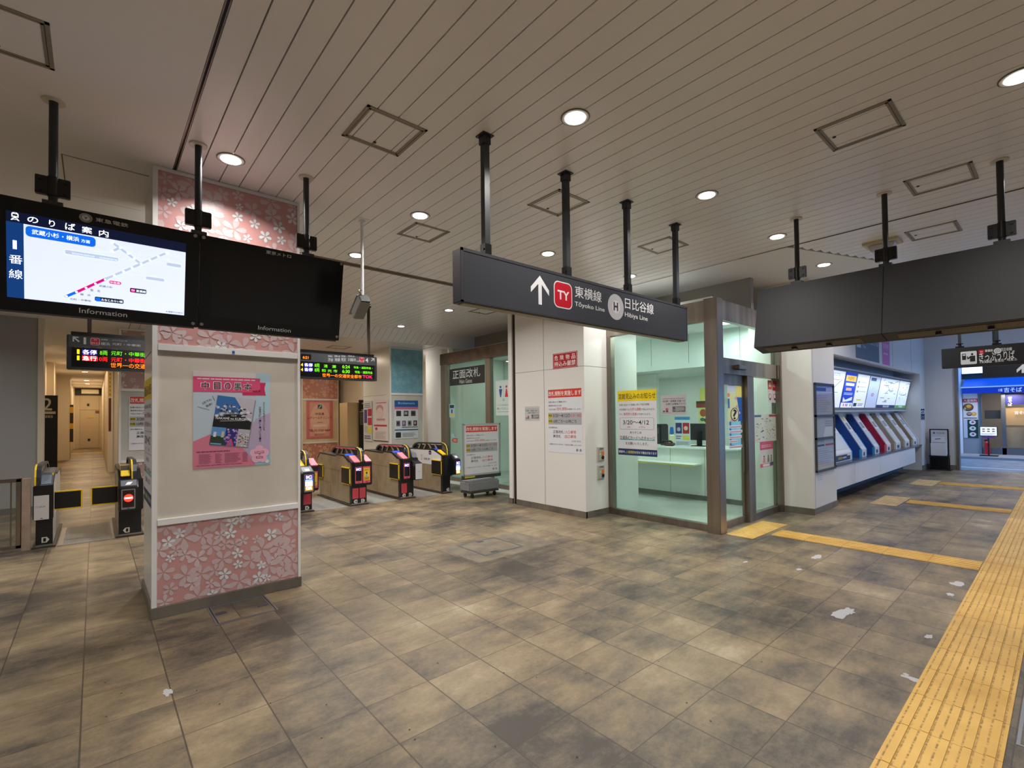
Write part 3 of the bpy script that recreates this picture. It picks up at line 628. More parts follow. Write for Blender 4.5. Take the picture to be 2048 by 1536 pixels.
p = g.uv('s2', 824, 262)
for rr, c in ((.033, LT), (.030, NB), (.027, LT), (.024, NB), (.021, LT)): g.disc(p[0], p[1]-.004, rr, rr*.86, c, 1+(.033-rr)*100)
g.poly([(p[0]-.014, p[1]+.004), (p[0], p[1]-.002), (p[0]+.014, p[1]+.004), (p[0]+.002, p[1]-.006), (p[0], p[1]-.02), (p[0]-.002, p[1]-.006)], NB, 3.5)
g.build('lettering', T)
g = Gfx((0, YB, ZB), XP, vv)
g.ptext('Information', 's3', 735, 1245, 1085, 1322, LT, 2, .006); g.ptext('東京メトロ', 's3', 820, 430, 1088, 522, LT, 2, .03)
g.build('lettering', T)
g = Gfx((0, YB, ZB), XP, vv); a = g.uv('s3', 240, 405); b = g.uv('s3', 1515, 1285); g.rect(a[0], b[1]-.0, g.uv('s3', 1555, 640)[0], a[1], mat((22, 21, 23), .12), 1); o = g.build('screen', T); o['label'] = 'dark switched-off screen'
for cr, x, y in (('s2', 1876, 440), ('s2', 1955, 455), ('s2', 1852, 1282), ('s2', 1934, 1288), ('s3', 1630, 582), ('s3', 1580, 1366)):
    p = DG.uv(cr, x, y); q = DG.pt(p[0], p[1]); MB().cyl(q, q+nn*.006, .012, mat((170, 168, 164), .3, 1.), 16).build('screw', T)
for x in (-.213, .592, 1.39):
    p_ = pole(T, x, 4.325, 3.0, .0235); clamp(p_, x, 4.325, 3.15, 'x', 1)
    MB().box(x-.05, 4.28, 2.98, x+.05, 4.37, 3.045, CHAR).cyl((x-.1, 4.325, 3.015), (x+.1, 4.325, 3.015), .006, BLACK, 8).build('mount_block', p_)
# ------------------------------------------------------------------ blank screen housing on the right (seen from behind)
T = thing('screen_housing', 'long dark grey screen housing seen from behind, hung on three poles at the right', 'information screen', (5.75, 1.12, HZ))
m = MB(); XT, XB = 5.655, 5.515
for y0, y1 in ((1.125, 2.272), (-.05, 1.1225)):
    m.hexa([(XB, y0, 2.337), (XB, y1, 2.337), (XT, y1, 3.0), (XT, y0, 3.0)], [(XB+.235, y0, 2.287), (XB+.235, y1, 2.287), (XT+.2, y1, 2.96), (XT+.2, y0, 2.96)], CHAR2)
m.build('cabinet', T, bevel=.004)
m = MB()
def und(y, d): return (XB+d, y, 2.3365-d*.213)
for y0, y1 in ((1.30, 2.18), (.13, 1.02)):
    m.hexa([und(y0, .04), und(y1, .04), und(y1, .17), und(y0, .17)], [(p[0], p[1], p[2]-.004) for p in (und(y0, .04), und(y1, .04), und(y1, .17), und(y0, .17))], mat((96, 88, 74), .5))
    k = y0+.06
    while k < y1-.05:
        a = [(p[0], p[1], p[2]-.0045) for p in (und(k, .06), und(k+.012, .06), und(k+.012, .1), und(k, .1))]; m.face(a, BLACK); k += .024
    for yc in (y0+.28, y1-.28): m.box(XB+.09, yc-.02, 2.29, XB+.15, yc+.02, 2.312, BLACK)
m.build('ventilation_grille', T, fix=False)
for y in (1.898, 1.124, .339):
    p_ = pole(T, 5.757, y, 2.95, .0235); clamp(p_, 5.757, y, 3.13, 'y', 1); MB().box(5.71, y-.05, 2.95, 5.8, y+.05, 3.035, CHAR).build('mount_block', p_)
# ------------------------------------------------------------------ the long line sign
T = thing('hanging_sign', 'long charcoal overhead sign with up arrow and red TY and grey H line symbols', 'sign', (3.5, 2.83, HZ))
SY = 2.778; x0, x1, z0, z1 = 1.945, 5.012, 2.428, 2.812
MB().box(x0, SY+.006, z0, x1, SY+.11, z1, CHAR).build('sign_box', T, bevel=.004)
m = MB(); m.box(x0, SY-.002, z1-.022, x1, SY+.008, z1, CHAR2); m.box(x0, SY-.002, z0, x1, SY+.008, z0+.012, CHAR2); m.box(x0, SY-.002, z0, x0+.018, SY+.008, z1, CHAR2); m.box(x1-.012, SY-.002, z0, x1, SY+.008, z1, CHAR2); m.box(x0+.03, SY+.02, z0-.008, x1-.04, SY+.09, z0, mat((150, 146, 120), .5))
m.build('sign_frame', T)
MB().box(x0+.018, SY+.001, z0+.012, x1-.012, SY+.007, z1-.024, mat((62, 64, 70), .35)).build('sign_face', T)
g = gY(SY+.0008); W = mat((238, 239, 240), .4)
def parrow(g, crop, tip, left, right, stemL, stemR, c, L=2):
    P = [g.uv(crop, *p) for p in (tip, left, right, stemL, stemR)]
    (tx, ty), (lx, ly), (rx, ry) = P[0], P[1], P[2]; sx0, sx1 = P[3][0], P[4][0]; sb = P[3][1]; w_ = (sx1-sx0)
    cx = (sx0+sx1)/2; hw = (rx-lx)/2; dz = ty-ly
    g.poly([(cx-hw, ly), (cx, ty), (cx+hw, ly), (cx+hw, ly-w_*1.15), (cx, ty-w_*1.35), (cx-hw, ly-w_*1.15)], c, L); g.rect(sx0, sb, sx1, ty-w_*.9, c, L+.2)
parrow(g, 'n1', (788, 360), (715, 445), (858, 478), (775, 585), (802, 585), W)
a = g.uv('n1', 895, 392); b = g.uv('n1', 1042, 632); g.rrect(a[0], b[1], b[0], a[1], W, 1, .05); g.rrect(a[0]+.009, b[1]+.009, b[0]-.009, a[1]-.009, mat((200, 8, 34), .35), 2, .043); g.ptext('TY', 'n1', 925, 470, 1018, 562, W, 3, .025)
g.ptext('東横線', 'n1', 1060, 435, 1272, 575, W, 2, .016); g.ptext('Tōyoko Line', 'n1', 1060, 560, 1296, 655, W, 2, .006)
a = g.uv('n1', 1320, 498); b = g.uv('n1', 1448, 712); cu, cv = (a[0]+b[0])/2, (a[1]+b[1])/2; ru, rv = (b[0]-a[0])/2, (a[1]-b[1])/2
g.disc(cu, cv, ru, ru, mat((200, 200, 202), .3), 1, 48); g.disc(cu, cv, ru*.5, ru*.5, mat((222, 222, 224), .3), 2, 40); g.ptext('H', 'n1', 1366, 566, 1402, 640, mat(DK, .4), 3, .035)
g.ptext('日比谷線', 'n1', 1455, 530, 1682, 668, W, 2, .016); g.ptext('Hibiya Line', 'n1', 1455, 645, 1635, 728, W, 2, .006)
g.build('lettering', T)
for x in (2.208, 3.095, 3.98, 4.88):
    p_ = pole(T, x, 2.83, 2.80, .024, square=True); MB().box(x-.03, 2.80, 2.81, x+.03, 2.86, 2.9, BLACK).cyl((x-.036, 2.82, 2.86), (x+.036, 2.82, 2.86), .01, BLACK, 8).build('pole_bracket', p_)
# ------------------------------------------------------------------ ticket sign and exit sign further right
T = thing('hanging_sign', 'small dark overhead ticket sign with white ticket machine symbol at far right', 'sign', (10.3, .8, HZ))
xs_ = 10.3; MB().box(xs_+.001, -.3, 2.292, xs_+.12, 1.328, 2.605, mat((26, 28, 32), .5)).build('sign_box', T, bevel=.004)
g = gX(xs_); a = g.uv('d6', 450, 482); b = g.uv('d6', 812, 742); GR = mat((206, 208, 212), .4); BKK = mat((34, 36, 40), .4)
g.rrect(a[0], b[1], b[0], a[1], GR, 1, .015); s_ = g.sub(a[0], b[1], b[0], a[1])
s_.rrect(.09, .16, .34, .64, BKK, 2, .005); s_.rect(.13, .21, .31, .32, GR, 3); s_.disc(.72, .24, .075, .085, BKK, 2); s_.poly([(.58, .36), (.9, .36), (.9, .8), (.58, .8)], BKK, 2); s_.poly([(.4, .38), (.46, .38), (.47, .5), (.6, .36), (.66, .46), (.47, .62), (.4, .56)], BKK, 2)
g.ptext('きっぷうりば', 'd6', 855, 500, 1640, 640, LET, 2, .012); g.ptext('Tickets', 'd6', 855, 660, 1135, 715, LET, 2, .01); g.ptext('售票处', 'd6', 1200, 640, 1405, 695, LET, 2); g.ptext('매표소', 'd6', 1470, 620, 1695, 670, LET, 2)
a = g.uv('d6', 850, 440); b = g.uv('d6', 968, 528); g.rrect(a[0], b[1], b[0], a[1], mat(RED, .4), 1, .01); g.ptext('TY', 'd6', 878, 468, 942, 502, LET, 3, .02)
g.ptext('東横線', 'd6', 985, 430, 1160, 475, LET, 2, .02); p = g.uv('d6', 1262, 456); g.disc(p[0], p[1], .042, .042, GR, 1); g.disc(p[0], p[1], .024, .024, BKK, 1.5); g.disc(p[0], p[1], .02, .02, GR, 2); g.ptext('H', 'd6', 1250, 442, 1275, 470, BKK, 3, .02); g.ptext('日比谷線', 'd6', 1335, 392, 1580, 448, LET, 2, .02)
g.build('lettering', T)
for y in (1.115, .70, .28): p_ = pole(T, xs_+.06, y, 2.6, .021); MB().box(xs_+.03, y-.05, 2.605, xs_+.09, y+.05, 2.63, BLACK).box(xs_+.03, y-.04, 2.66, xs_+.09, y+.04, 2.675, BLACK).build('pole_clamp', p_)
T = thing('hanging_sign', 'dark exit sign with a big white up arrow, cut by the right photo edge', 'sign', (13.4, .6, HZ))
MB().box(13.401, -.6, 2.272, 13.52, 1.12, 2.50, mat((26, 32, 40), .5)).build('sign_box', T, bevel=.004)
g = gX(13.4); parrow(g, 'd6', (1842, 735), (1690, 868), (1996, 850), (1792, 945), (1880, 945), mat((226, 228, 232), .4)); g.build('lettering', T)
for y in (.95, .0): MB().cyl((13.46, y, 2.5), (13.46, y, HZ), .02, POLE, 16).build('hanging_pole', T)
# ------------------------------------------------------------------ ceiling camera
T = thing('ceiling_camera', 'grey box camera on a white pole hanging from the ceiling beside the screens', 'camera', (2.149, 4.897, HZ))
MB().box(2.09, 4.84, HZ-.006, 2.21, 4.96, HZ, PLANK).ring((2.149, 4.897, HZ-.006), .012, .035, .02, WHITE, 20).build('ceiling_plate', T)
MB().cyl((2.149, 4.897, 2.92), (2.149, 4.897, HZ), .0165, mat((224, 226, 228), .3), 20).build('pole', T, smooth=True)
CG = mat((128, 126, 120), .5)
# tilted box, back face towards the viewer's side
ctr = Vector((2.145, 4.92, 2.80)); ax = Vector((.05, .95, -.62)).normalized(); sx = Vector((1, .05, .0)); sx = (sx-ax*sx.dot(ax)).normalized(); up = sx.cross(ax)
if up.z < 0: up = -up
def cb(l0, l1, w_, h_, m, sh=Vector((0, 0, 0))):
    M_ = MB(); q = lambda l, a, b: tuple(ctr+sh+ax*l+sx*a+up*b)
    M_.hexa([q(l0, -w_, -h_), q(l0, w_, -h_), q(l0, w_, h_), q(l0, -w_, h_)], [q(l1, -w_, -h_), q(l1, w_, -h_), q(l1, w_, h_), q(l1, -w_, h_)], m); return M_
cb(-.12, .14, .058, .055, CG).build('camera_body', T, bevel=.006); cb(-.128, -.12, .05, .046, mat((30, 30, 30), .6)).build('rear_panel', T); cb(-.1, .19, .064, .004, CG, up*.062).build('sun_shield', T); cb(.14, .15, .04, .04, BLACK).build('lens_window', T)
m = MB(); pts = [ctr-ax*.125-sx*.03+up*.03]
for k in range(8): pts.append(Vector((2.149, 4.897, 2.95)).lerp(pts[0], 1-(k+1)/8)+Vector((-.05*math.sin(math.pi*(k+1)/8), -.03*math.sin(math.pi*(k+1)/8), .02)))
for a, b in zip(pts, pts[1:]): m.cyl(a, b, .005, BLACK, 8)
m.build('cable', T)
# ------------------------------------------------------------------ tactile paving and floor covers
def tactile_mat(name, a, b, y0, pitch, axis):
    m, N, L, B = nodes(name)
    tc = N.new('ShaderNodeTexCoord'); sx = N.new('ShaderNodeSeparateXYZ'); L.new(tc.outputs['Object'], sx.inputs[0])
    def M_(op, p, q=None):
        n = N.new('ShaderNodeMath'); n.operation = op
        for i, v in enumerate((p, q)):
            if v is None: continue
            if isinstance(v, (int, float)): n.inputs[i].default_value = v
            else: L.new(v, n.inputs[i])
        return n.outputs[0]
    n1 = N.new('ShaderNodeTexNoise'); n1.inputs['Scale'].default_value = 3; n1.inputs['Detail'].default_value = 7; L.new(tc.outputs['Object'], n1.inputs['Vector'])
    n2 = N.new('ShaderNodeTexNoise'); n2.inputs['Scale'].default_value = 45; n2.inputs['Detail'].default_value = 5; L.new(tc.outputs['Object'], n2.inputs['Vector'])
    r = N.new('ShaderNodeValToRGB'); r.color_ramp.elements[0].position = .3; r.color_ramp.elements[1].position = .7; r.color_ramp.elements[0].color = lin(a)+(1,); r.color_ramp.elements[1].color = lin(b)+(1,); L.new(n1.outputs[0], r.inputs[0])
    f_ = M_('ABSOLUTE', M_('SUBTRACT', M_('FRACT', M_('MULTIPLY', M_('SUBTRACT', sx.outputs[axis], y0-20*pitch), 1/pitch)), .5))     # 0 on a rib
    d = M_('SUBTRACT', 1, M_('MULTIPLY', M_('ABSOLUTE', M_('SUBTRACT', f_, .27)), 12)); d = M_('MAXIMUM', d, 0)
    k = M_('MULTIPLY', d, M_('MULTIPLY', M_('MAXIMUM', M_('SUBTRACT', n2.outputs[0], .36), 0), M_('MULTIPLY', n1.outputs[0], 6.5))); k = M_('MINIMUM', k, .75)
    mx = N.new('ShaderNodeMixRGB'); L.new(k, mx.inputs[0]); L.new(r.outputs[0], mx.inputs[1]); mx.inputs[2].default_value = lin((96, 72, 40))+(1,)
    L.new(mx.outputs[0], B.inputs['Base Color']); B.inputs['Roughness'].default_value = .5
    return m
TYS = tactile_mat('tactile_yellow_strip', (190, 146, 66), (218, 176, 92), .236, .0788, 1)
TY = mottled('tactile_yellow', (192, 150, 72), (220, 180, 100), 4, .5, detail=6, lo=.3, hi=.7); TYW = mottled('tactile_worn', (172, 148, 104), (198, 172, 122), 6, .55)
TYG = mat((150, 116, 62), .7)
def strip(label, x0, y0, x1, y1, along, pitch=.3, nbar=5, dots=None, mt=TY, group=None):
    m = MB(); z = .004
    L = (x1-x0) if along == 'x' else (y1-y0); n = max(1, round(L/pitch)); g = .0015
    for k in range(n):
        a = k*L/n+g; b = (k+1)*L/n-g
        if along == 'x': m.box(x0+a, y0, .0005, x0+b, y1, z, mt)
        else: m.box(x0, y0+a, .0005, x1, y0+b, z, mt)
    m.box(x0, y0, .0003, x1, y1, .0012, TYG)
    if dots:
        nx, ny = dots
        for i in range(nx):
            for j in range(ny):
                cx, cy = x0+(i+.5)*(x1-x0)/nx, y0+(j+.5)*(y1-y0)/ny; m.cyl((cx, cy, z), (cx, cy, z+.005), .014, mt, 8, .009)
    elif nbar:
        W_ = (y1-y0) if along == 'x' else (x1-x0)
        for k in range(nbar):
            c0 = (k+.5)*W_/nbar; h = .015
            if along == 'x':
                for i in range(n): a = x0+i*L/n+.003; b = x0+(i+1)*L/n-.003; m.box(a, y0+c0-h, z, b, y0+c0+h, z+.005, mt)
            else:
                for i in range(n): a = y0+i*L/n+.003; b = y0+(i+1)*L/n-.003; m.box(x0+c0-h, a, z, x0+c0+h, b, z+.005, mt)
    return tag(m.build('tactile_strip', fix=False), label, 'tactile paving', group)
strip('wide yellow ribbed tactile strip running along the right edge of the floor', -3.24, .236, 17.56, .630, 'x', .4, 5, mt=TYS)
strip('yellow ribbed tactile band leading from the wide strip to the office door', 6.76, .636, 7.16, 2.62, 'y', .4, 5)
strip('yellow dotted tactile mat in front of the glass office door', 6.38, 2.69, 7.54, 3.04, 'x', .39, dots=(17, 6), nbar=0)
strip('yellow ribbed tactile band leading to the near end of the ticket machines', 10.80, .636, 11.2, 1.93, 'y', .4, 5, mt=TY)
strip('worn dotted tactile mat before the near ticket machines', 10.3, 1.96, 11.46, 2.34, 'x', .39, dots=(17, 6), nbar=0, mt=TYW)
strip('farthest yellow ribbed tactile band, leading to the far ticket machines', 14.04, .636, 14.5, 1.93, 'y', .4, 5, mt=TY)
strip('farthest worn dotted tactile mat before the far ticket machines', 13.56, 1.96, 14.7, 2.36, 'x', .39, dots=(17, 6), nbar=0, mt=TYW)
strip('yellow tactile strip on the floor behind the gates', 3.0, 12.0, 3.3, 16.0, 'y', .4, 4, mt=TY, group=None)
MET = mat((150, 152, 156), .4, .8)
def frame(x0, y0, x1, y1, w_, m, z=.003, mb=None):
    mb = mb or MB()
    for q in ((x0, y0, x1, y0+w_), (x0, y1-w_, x1, y1), (x0, y0+w_, x0+w_, y1-w_), (x1-w_, y0+w_, x1, y1-w_)): mb.box(q[0], q[1], .0004, q[2], q[3], z, m)
    return mb
DT = mottled('repaired_tile', (104, 95, 82), (134, 121, 101), 5, .5, detail=8)
def fcover(label, x0, y0, x1, y1, lifts, tile):
    t = thing('floor_hatch', label, 'floor hatch', ((x0+x1)/2, (y0+y1)/2, 0))
    frame(x0, y0, x1, y1, .012, MET).build('outer_frame', t)
    frame(x0+.02, y0+.02, x1-.02, y1-.02, .008, MET).build('cover_rim', t)
    m = MB(); m.box(x0+.028, y0+.028, .0003, x1-.028, y1-.028, .0016, tile); m.build('cover_tile', t)
    frame(x0+.012, y0+.012, x1-.012, y1-.012, .008, BLACK, .0022).build('joint', t)
    for lx, ly in lifts: MB().box(lx-.04, ly-.028, .001, lx+.04, ly+.028, .004, mat((104, 106, 112), .4, .8)).build('lifting_plate', t)
    return t
fcover('square tiled floor hatch with a thin metal frame in the middle of the floor', 3.42, 4.455, 4.025, 5.05, ((3.75, 4.99), (3.6, 4.52)), DT)
m = MB(); m.box(3.2, 4.28, .0002, 4.43, 4.45, .0008, DT); m.box(4.03, 4.45, .0002, 4.43, 5.07, .0008, DT); m.box(3.2, 4.45, .0002, 3.415, 5.07, .0008, DT); m.box(3.597, 4.28, .0003, 3.6, 4.45, .001, GROUT); m.box(4.03, 4.76, .0003, 4.43, 4.763, .001, GROUT)
struct(m, 'floor_repair', fix=False)
fcover('tiled floor hatch with two metal lifting plates at the foot of the flower pillar', .73, 4.41, 1.182, 4.872, ((.80, 4.66), (1.11, 4.61)), FL)
t = thing('floor_frame', 'bare metal frame in the floor at the lower right corner beyond the yellow strip', 'floor frame', (3.68, 0, 0))
frame(3.38, -.25, 3.97, .205, .014, MET).build('outer_frame', t); frame(3.405, -.225, 3.945, .18, .01, MET).build('inner_frame', t)
# ------------------------------------------------------------------ posters
PAP = (226, 228, 234)
def p_thing(name, label, cat='poster', loc=(0, 0, 0), group=None): return thing(name, label, cat, loc, group)
KK = (36, 36, 40); RR = (206, 62, 66)
def gate_notice(S):          # white notice: entry control at the gates
    S.rect(0, .0, 1, 1, PAP, 1); S.rect(0.02, .0, .98, .13, (214, 66, 54), 2); S.text('改札規制を実施します', .03, .025, .97, .105, (250, 244, 240), 3, .025)
    S.text('目黒川桜まつり開催に伴い、', .03, .185, .58, .215, KK, 2, .01); S.text('事故等の防止のため、', .03, .243, .44, .272, KK, 2, .01); S.text('下記の日程で', .03, .305, .27, .332, KK, 2, .01); S.text('改札規制', .28, .285, .57, .336, RR, 2, .01); S.text('を実施いたします。', .58, .305, .97, .332, KK, 2, .01)
    S.rect(.02, .37, .98, .56, (176, 178, 184), 2)
    for y, a, b, c in ((.39, '期間', '3/20～4/12の', '土日・祝日'), (.48, '時間', '10時ごろ～21時ごろ', '')):
        S.rect(.02, y, .14, y+.055, (214, 196, 30), 3); S.text(a, .03, y+.008, .13, y+.047, KK, 4, .02); S.text(b, .16, y, .66 if c else .84, y+.055, KK, 3, .01)
        if c: S.text(c, .67, y+.004, .97, y+.05, RR, 3, .01)
    S.text('改札規制中は、', .03, .595, .3, .622, KK, 2, .01); S.text('正面改札：', .16, .65, .5, .70, (34, 44, 70), 2, .02); S.text('入口専用', .51, .65, .82, .70, RR, 2, .02); S.text('南改札　：', .16, .72, .5, .77, (34, 44, 70), 2, .02); S.text('出口専用', .51, .72, .82, .77, RR, 2, .02)
    S.text('となります。', .70, .80, .97, .828, KK, 2, .01); S.text('ご迷惑をおかけしますが、ご協力をお願いいたします。', .03, .862, .97, .885, KK, 2, .01); S.text('駅 長', .82, .93, .97, .968, KK, 2, .02)
def crowd_notice(S):
    S.rect(0, 0, 1, 1, PAP, 1); S.rect(0, 0, 1, .165, (242, 214, 8), 2); S.text('混雑見込みのお知らせ', .02, .045, .98, .135, (70, 40, 10), 3, .02)
    S.text('目黒川桜まつり開催に伴い下記の期間', .05, .205, .82, .238, (90, 90, 96), 2, .01); S.text('中目黒駅では', .05, .278, .32, .31, (90, 90, 96), 2, .01); S.text('大変な混雑', .33, .268, .61, .312, RR, 2, .02); S.text('が見込まれます。', .62, .278, .96, .31, (90, 90, 96), 2, .01); S.text('また、', .05, .352, .14, .38, (90, 90, 96), 2, .01); S.text('券売機の混雑', .16, .342, .5, .386, RR, 2, .02); S.text('が予想されます。', .51, .352, .86, .382, (90, 90, 96), 2, .01)
    S.rrect(.055, .42, .93, .60, (150, 150, 156), 2, .02); S.rrect(.062, .424, .923, .596, PAP, 3, .02); S.text('3/20～4/12', .14, .46, .81, .525, KK, 4, .015); S.text('(金)', .25, .55, .34, .58, RR, 4); S.text('(日)', .56, .55, .71, .58, RR, 4)
    S.text('あらかじめ', .32, .63, .62, .665, KK, 2, .01); S.rect(.05, .748, .95, .765, (120, 196, 200), 2); S.text('交通系ICカードへのチャージ', .05, .70, .95, .76, KK, 3, .01); S.text('をお願いいたします。', .2, .795, .78, .838, KK, 2, .01)
    S.rect(0, .90, 1, 1, (22, 56, 104), 2); S.text('期間中、', .015, .93, .2, .97, (240, 240, 240), 3, .02); S.text('入場規制', .21, .928, .42, .972, (236, 214, 40), 3, .02); S.text('を行なう場合があります', .43, .93, .985, .97, (240, 240, 240), 3, .02)
def paper(name, label, cat, g, u0, v0, u1, v1, fn, th=.001, group=None, bare=False):
    g.base(u0, v0, u1, v1, th, PAP); fn(g.sub(u0, v0, u1, v1)); return tag(g.build(name), label, cat, group)
# big poster on the flower pillar
def guide(S):
    SK = (206, 214, 226); S.rect(0, 0, 1, 1, (198, 200, 214), 1)
    S.poly([(0, 0), (1, 0), (1, .06), (0, .06)], (228, 214, 214), 2); S.poly([(.8, 0), (1, 0), (1, .62), (.9, .6), (.72, .75), (.8, .3)], (182, 208, 220), 2); S.poly([(0, .25), (.28, .25), (.25, .75), (0, .78)], (190, 206, 216), 2); S.poly([(.8, .5), (1, .43), (1, .86), (.72, .95), (.6, .72)], (186, 168, 196), 3); S.poly([(.9, .62), (1, .52), (1, 1), (.8, 1)], (150, 192, 208), 2.5); S.poly([(0, .72), (.3, .62), (.62, .8), (.8, 1), (0, 1)], (216, 124, 148), 3.2)
    S.rect(.0, .055, .86, .21, (222, 78, 124), 4); S.poly([(.62, .21), (.86, .21), (.86, .1), (.94, .1), (.92, .165), (.94, .24), (.62, .24)], (206, 40, 90), 3.6); S.bars(.05, .068, .8, .088, 1, (240, 220, 226), 5, .6, 0)
    for ch, x0, x1 in (('中', .09, .20), ('目', .245, .345), ('の', .38, .475), ('黒', .50, .615), ('本', .63, .75)):
        S.text(ch, x0, .105, x1, .19, (250, 246, 248), 5, .09); S.text(ch, x0+.008, .11, x1-.008, .185, (24, 24, 36), 6, .02)
    S.text('vol.8', .755, .182, .86, .205, (40, 30, 44), 6, .02)
    S.text('3月下旬', .10, .30, .23, .325, (40, 40, 60), 4, .01, .5); S.text('発売！', .15, .335, .24, .36, (40, 40, 60), 4, .01, .5); S.line(.235, .255, .265, .305, .003, (40, 40, 60), 4); S.line(.05, .365, .20, .40, .003, (40, 40, 60), 4)
    def bk(x, y): return (.195+x*.49+(1-y)*.105, .245+y*.51+x*.045+.0*x)     # the pictured guide book, tilted
    def q(x0, y0, x1, y1, c, L): S.poly([bk(x0, y0), bk(x1, y0), bk(x1, y1), bk(x0, y1)], c, L)
    q(.01, .01, 1.03, 1.02, (150, 140, 160), 4.4); q(0, 0, 1, 1, (40, 42, 54), 5); q(0, 0, .62, .42, (52, 110, 176), 5.4); S.poly([bk(.45, 0), bk(1, 0), bk(1, .48), bk(.85, .42), bk(.62, .16)], (198, 190, 200), 5.6)
    R = random.Random(4)
    for k in range(90):
        x, y = R.uniform(0, .95), R.uniform(.12, .42)
        if x+y > .2 and y > .16+.1*abs(x-.3): p = bk(x, y); S.disc(p[0], p[1], R.uniform(.008, .022), R.uniform(.006, .014), R.choice([(206, 206, 216), (90, 92, 104), (178, 178, 190), (60, 62, 76), (226, 222, 230)]), 5.7+k*.006)
    S.poly([bk(x, .47-.14*math.sin(math.pi*min(1, max(0, (x-.12)/.76)))) for x in [i/20 for i in range(21)]]+[bk(1, .64), bk(0, .64)], (18, 18, 22), 6.4)
    t = -.07; S.text('NAKAMÉ no KUROBON', .275, .475, .735, .505, (244, 244, 244), 7, .01, t); S.text('中目黒公式ガイドブック', .37, .43, .64, .448, (230, 230, 230), 7, .01, t*.6); S.text('vol.8', .47, .453, .54, .468, (230, 230, 230), 7, .01, t); S.bars(.33, .508, .66, .52, 1, (190, 190, 190), 7, .5, 0)
    q(0, .64, .36, 1, (92, 150, 206), 6.5); q(0, .82, .36, 1, (42, 62, 46), 6.6); q(.06, .74, .13, .84, (220, 222, 226), 6.7); q(.26, .72, .33, .84, (200, 190, 176), 6.7); q(.36, .64, .68, 1, (38, 46, 128), 6.5)
    for k in range(34): p = bk(R.uniform(.36, .68), R.uniform(.66, .95)); S.disc(p[0], p[1], .014, .010, R.choice([(176, 130, 180), (150, 104, 160), (206, 170, 206)]), 6.6+k*.006) if not .46 < p[0] < .5 else None
    S.poly([bk(.42, 1), bk(.62, 1), bk(.55, .86), bk(.5, .86)], (212, 74, 104), 7); S.poly([bk(.49, 1), bk(.56, 1), bk(.53, .87)], (120, 120, 190), 7.1); q(.68, .64, 1, 1, (186, 182, 190), 6.5)
    for k in range(46): p = bk(R.uniform(.69, .97), R.uniform(.72, .98)); S.rect(p[0], p[1], p[0]+.018, p[1]+.01, R.choice([(60, 60, 70), (226, 226, 226), (176, 60, 60), (70, 130, 130), (224, 200, 120), (40, 60, 110)]), 6.6+k*.005)
    q(.02, .965, .3, .99, (120, 170, 220), 6.9)
    a = S.p(.915, .31); S.g.vtext('住む人にも、訪れる人にも、', a[0], a[1], .0205, (50, 50, 70), 5, .01); a = S.p(.86, .36); S.g.vtext('中目黒の「パートナー」になる一冊', a[0], a[1], .0205, (50, 50, 70), 5, .01)
    S.bars(.04, .822, .46, .836, 1, (110, 50, 76), 5, .6, 0)
    for x0, x1 in ((.07, .24), (.27, .36), (.39, .6), (.62, .7)): S.bars(x0, .85, x1, .955, 9, (150, 84, 108), 5, .45, .3)
    S.bars(.04, .965, .62, .975, 1, (110, 50, 76), 5, .5, 0)
    for k in range(5): a = math.radians(90+72*k); S.disc(.85+.075*math.cos(a), .885-.055*math.sin(a), .062, .045, (232, 182, 204), 5+k*.01)
    for t_, y, w_ in (('English', .85, .11), ('okay!', .905, .08)): S.rect(.85-w_/2-.01, y, .85+w_/2+.01, y+.024, (206, 60, 110), 6); S.text(t_, .85-w_/2, y+.003, .85+w_/2, y+.021, (248, 236, 242), 7, .01)
    S.disc(.955, .965, .028, .02, (222, 224, 230), 5)
g = gY(4.8965); paper('poster', 'tall pink and light blue guide book poster on the beige board of the flower pillar', 'poster', g, .634, 1.192, 1.240, 2.034, guide)
m = MB(); m.box(.925, 4.876, 2.205, .945, 4.881, 2.225, mat((20, 90, 190), .4)); tag(m.build('sticker'), 'tiny square blue sticker on the white rail of the flower pillar', 'sticker')
g = gX(.3645-.0012); paper('notice', 'white crowding notice with yellow header on the narrow side of the flower pillar', 'notice', g, -5.86, .87, -4.985, 1.985, crowd_notice)
g = gX(6.404); paper('notice', 'white crowding notice with yellow header inside the office front window', 'notice', g, -4.785, .967, -4.07, 1.992, crowd_notice)
g = gX(5.7995); paper('notice', 'white gate control notice with red header on the white column beside the office', 'notice', g, -5.78, 1.0, -5.012, 2.04, gate_notice)
g = gX(5.7995); g.base(-5.64, 2.383, -5.102, 2.637, .004, (176, 18, 34)); g.rrect(-5.632, 2.391, -5.11, 2.629, (226, 196, 196), 1, .02); g.rrect(-5.626, 2.397, -5.116, 2.623, (178, 18, 34), 2, .018); S_ = g.sub(-5.64, 2.383, -5.102, 2.637)
for k, ch in enumerate('危険物品'): S_.text(ch, .07+k*.235, .14, .07+k*.235+.16, .47, (244, 236, 232), 3, .025)
S_.text('持込み厳禁', .06, .53, .94, .88, (244, 236, 232), 3, .025)
tag(g.build('warning_sign'), 'red warning sign with two lines of white characters high on the white column', 'sign')
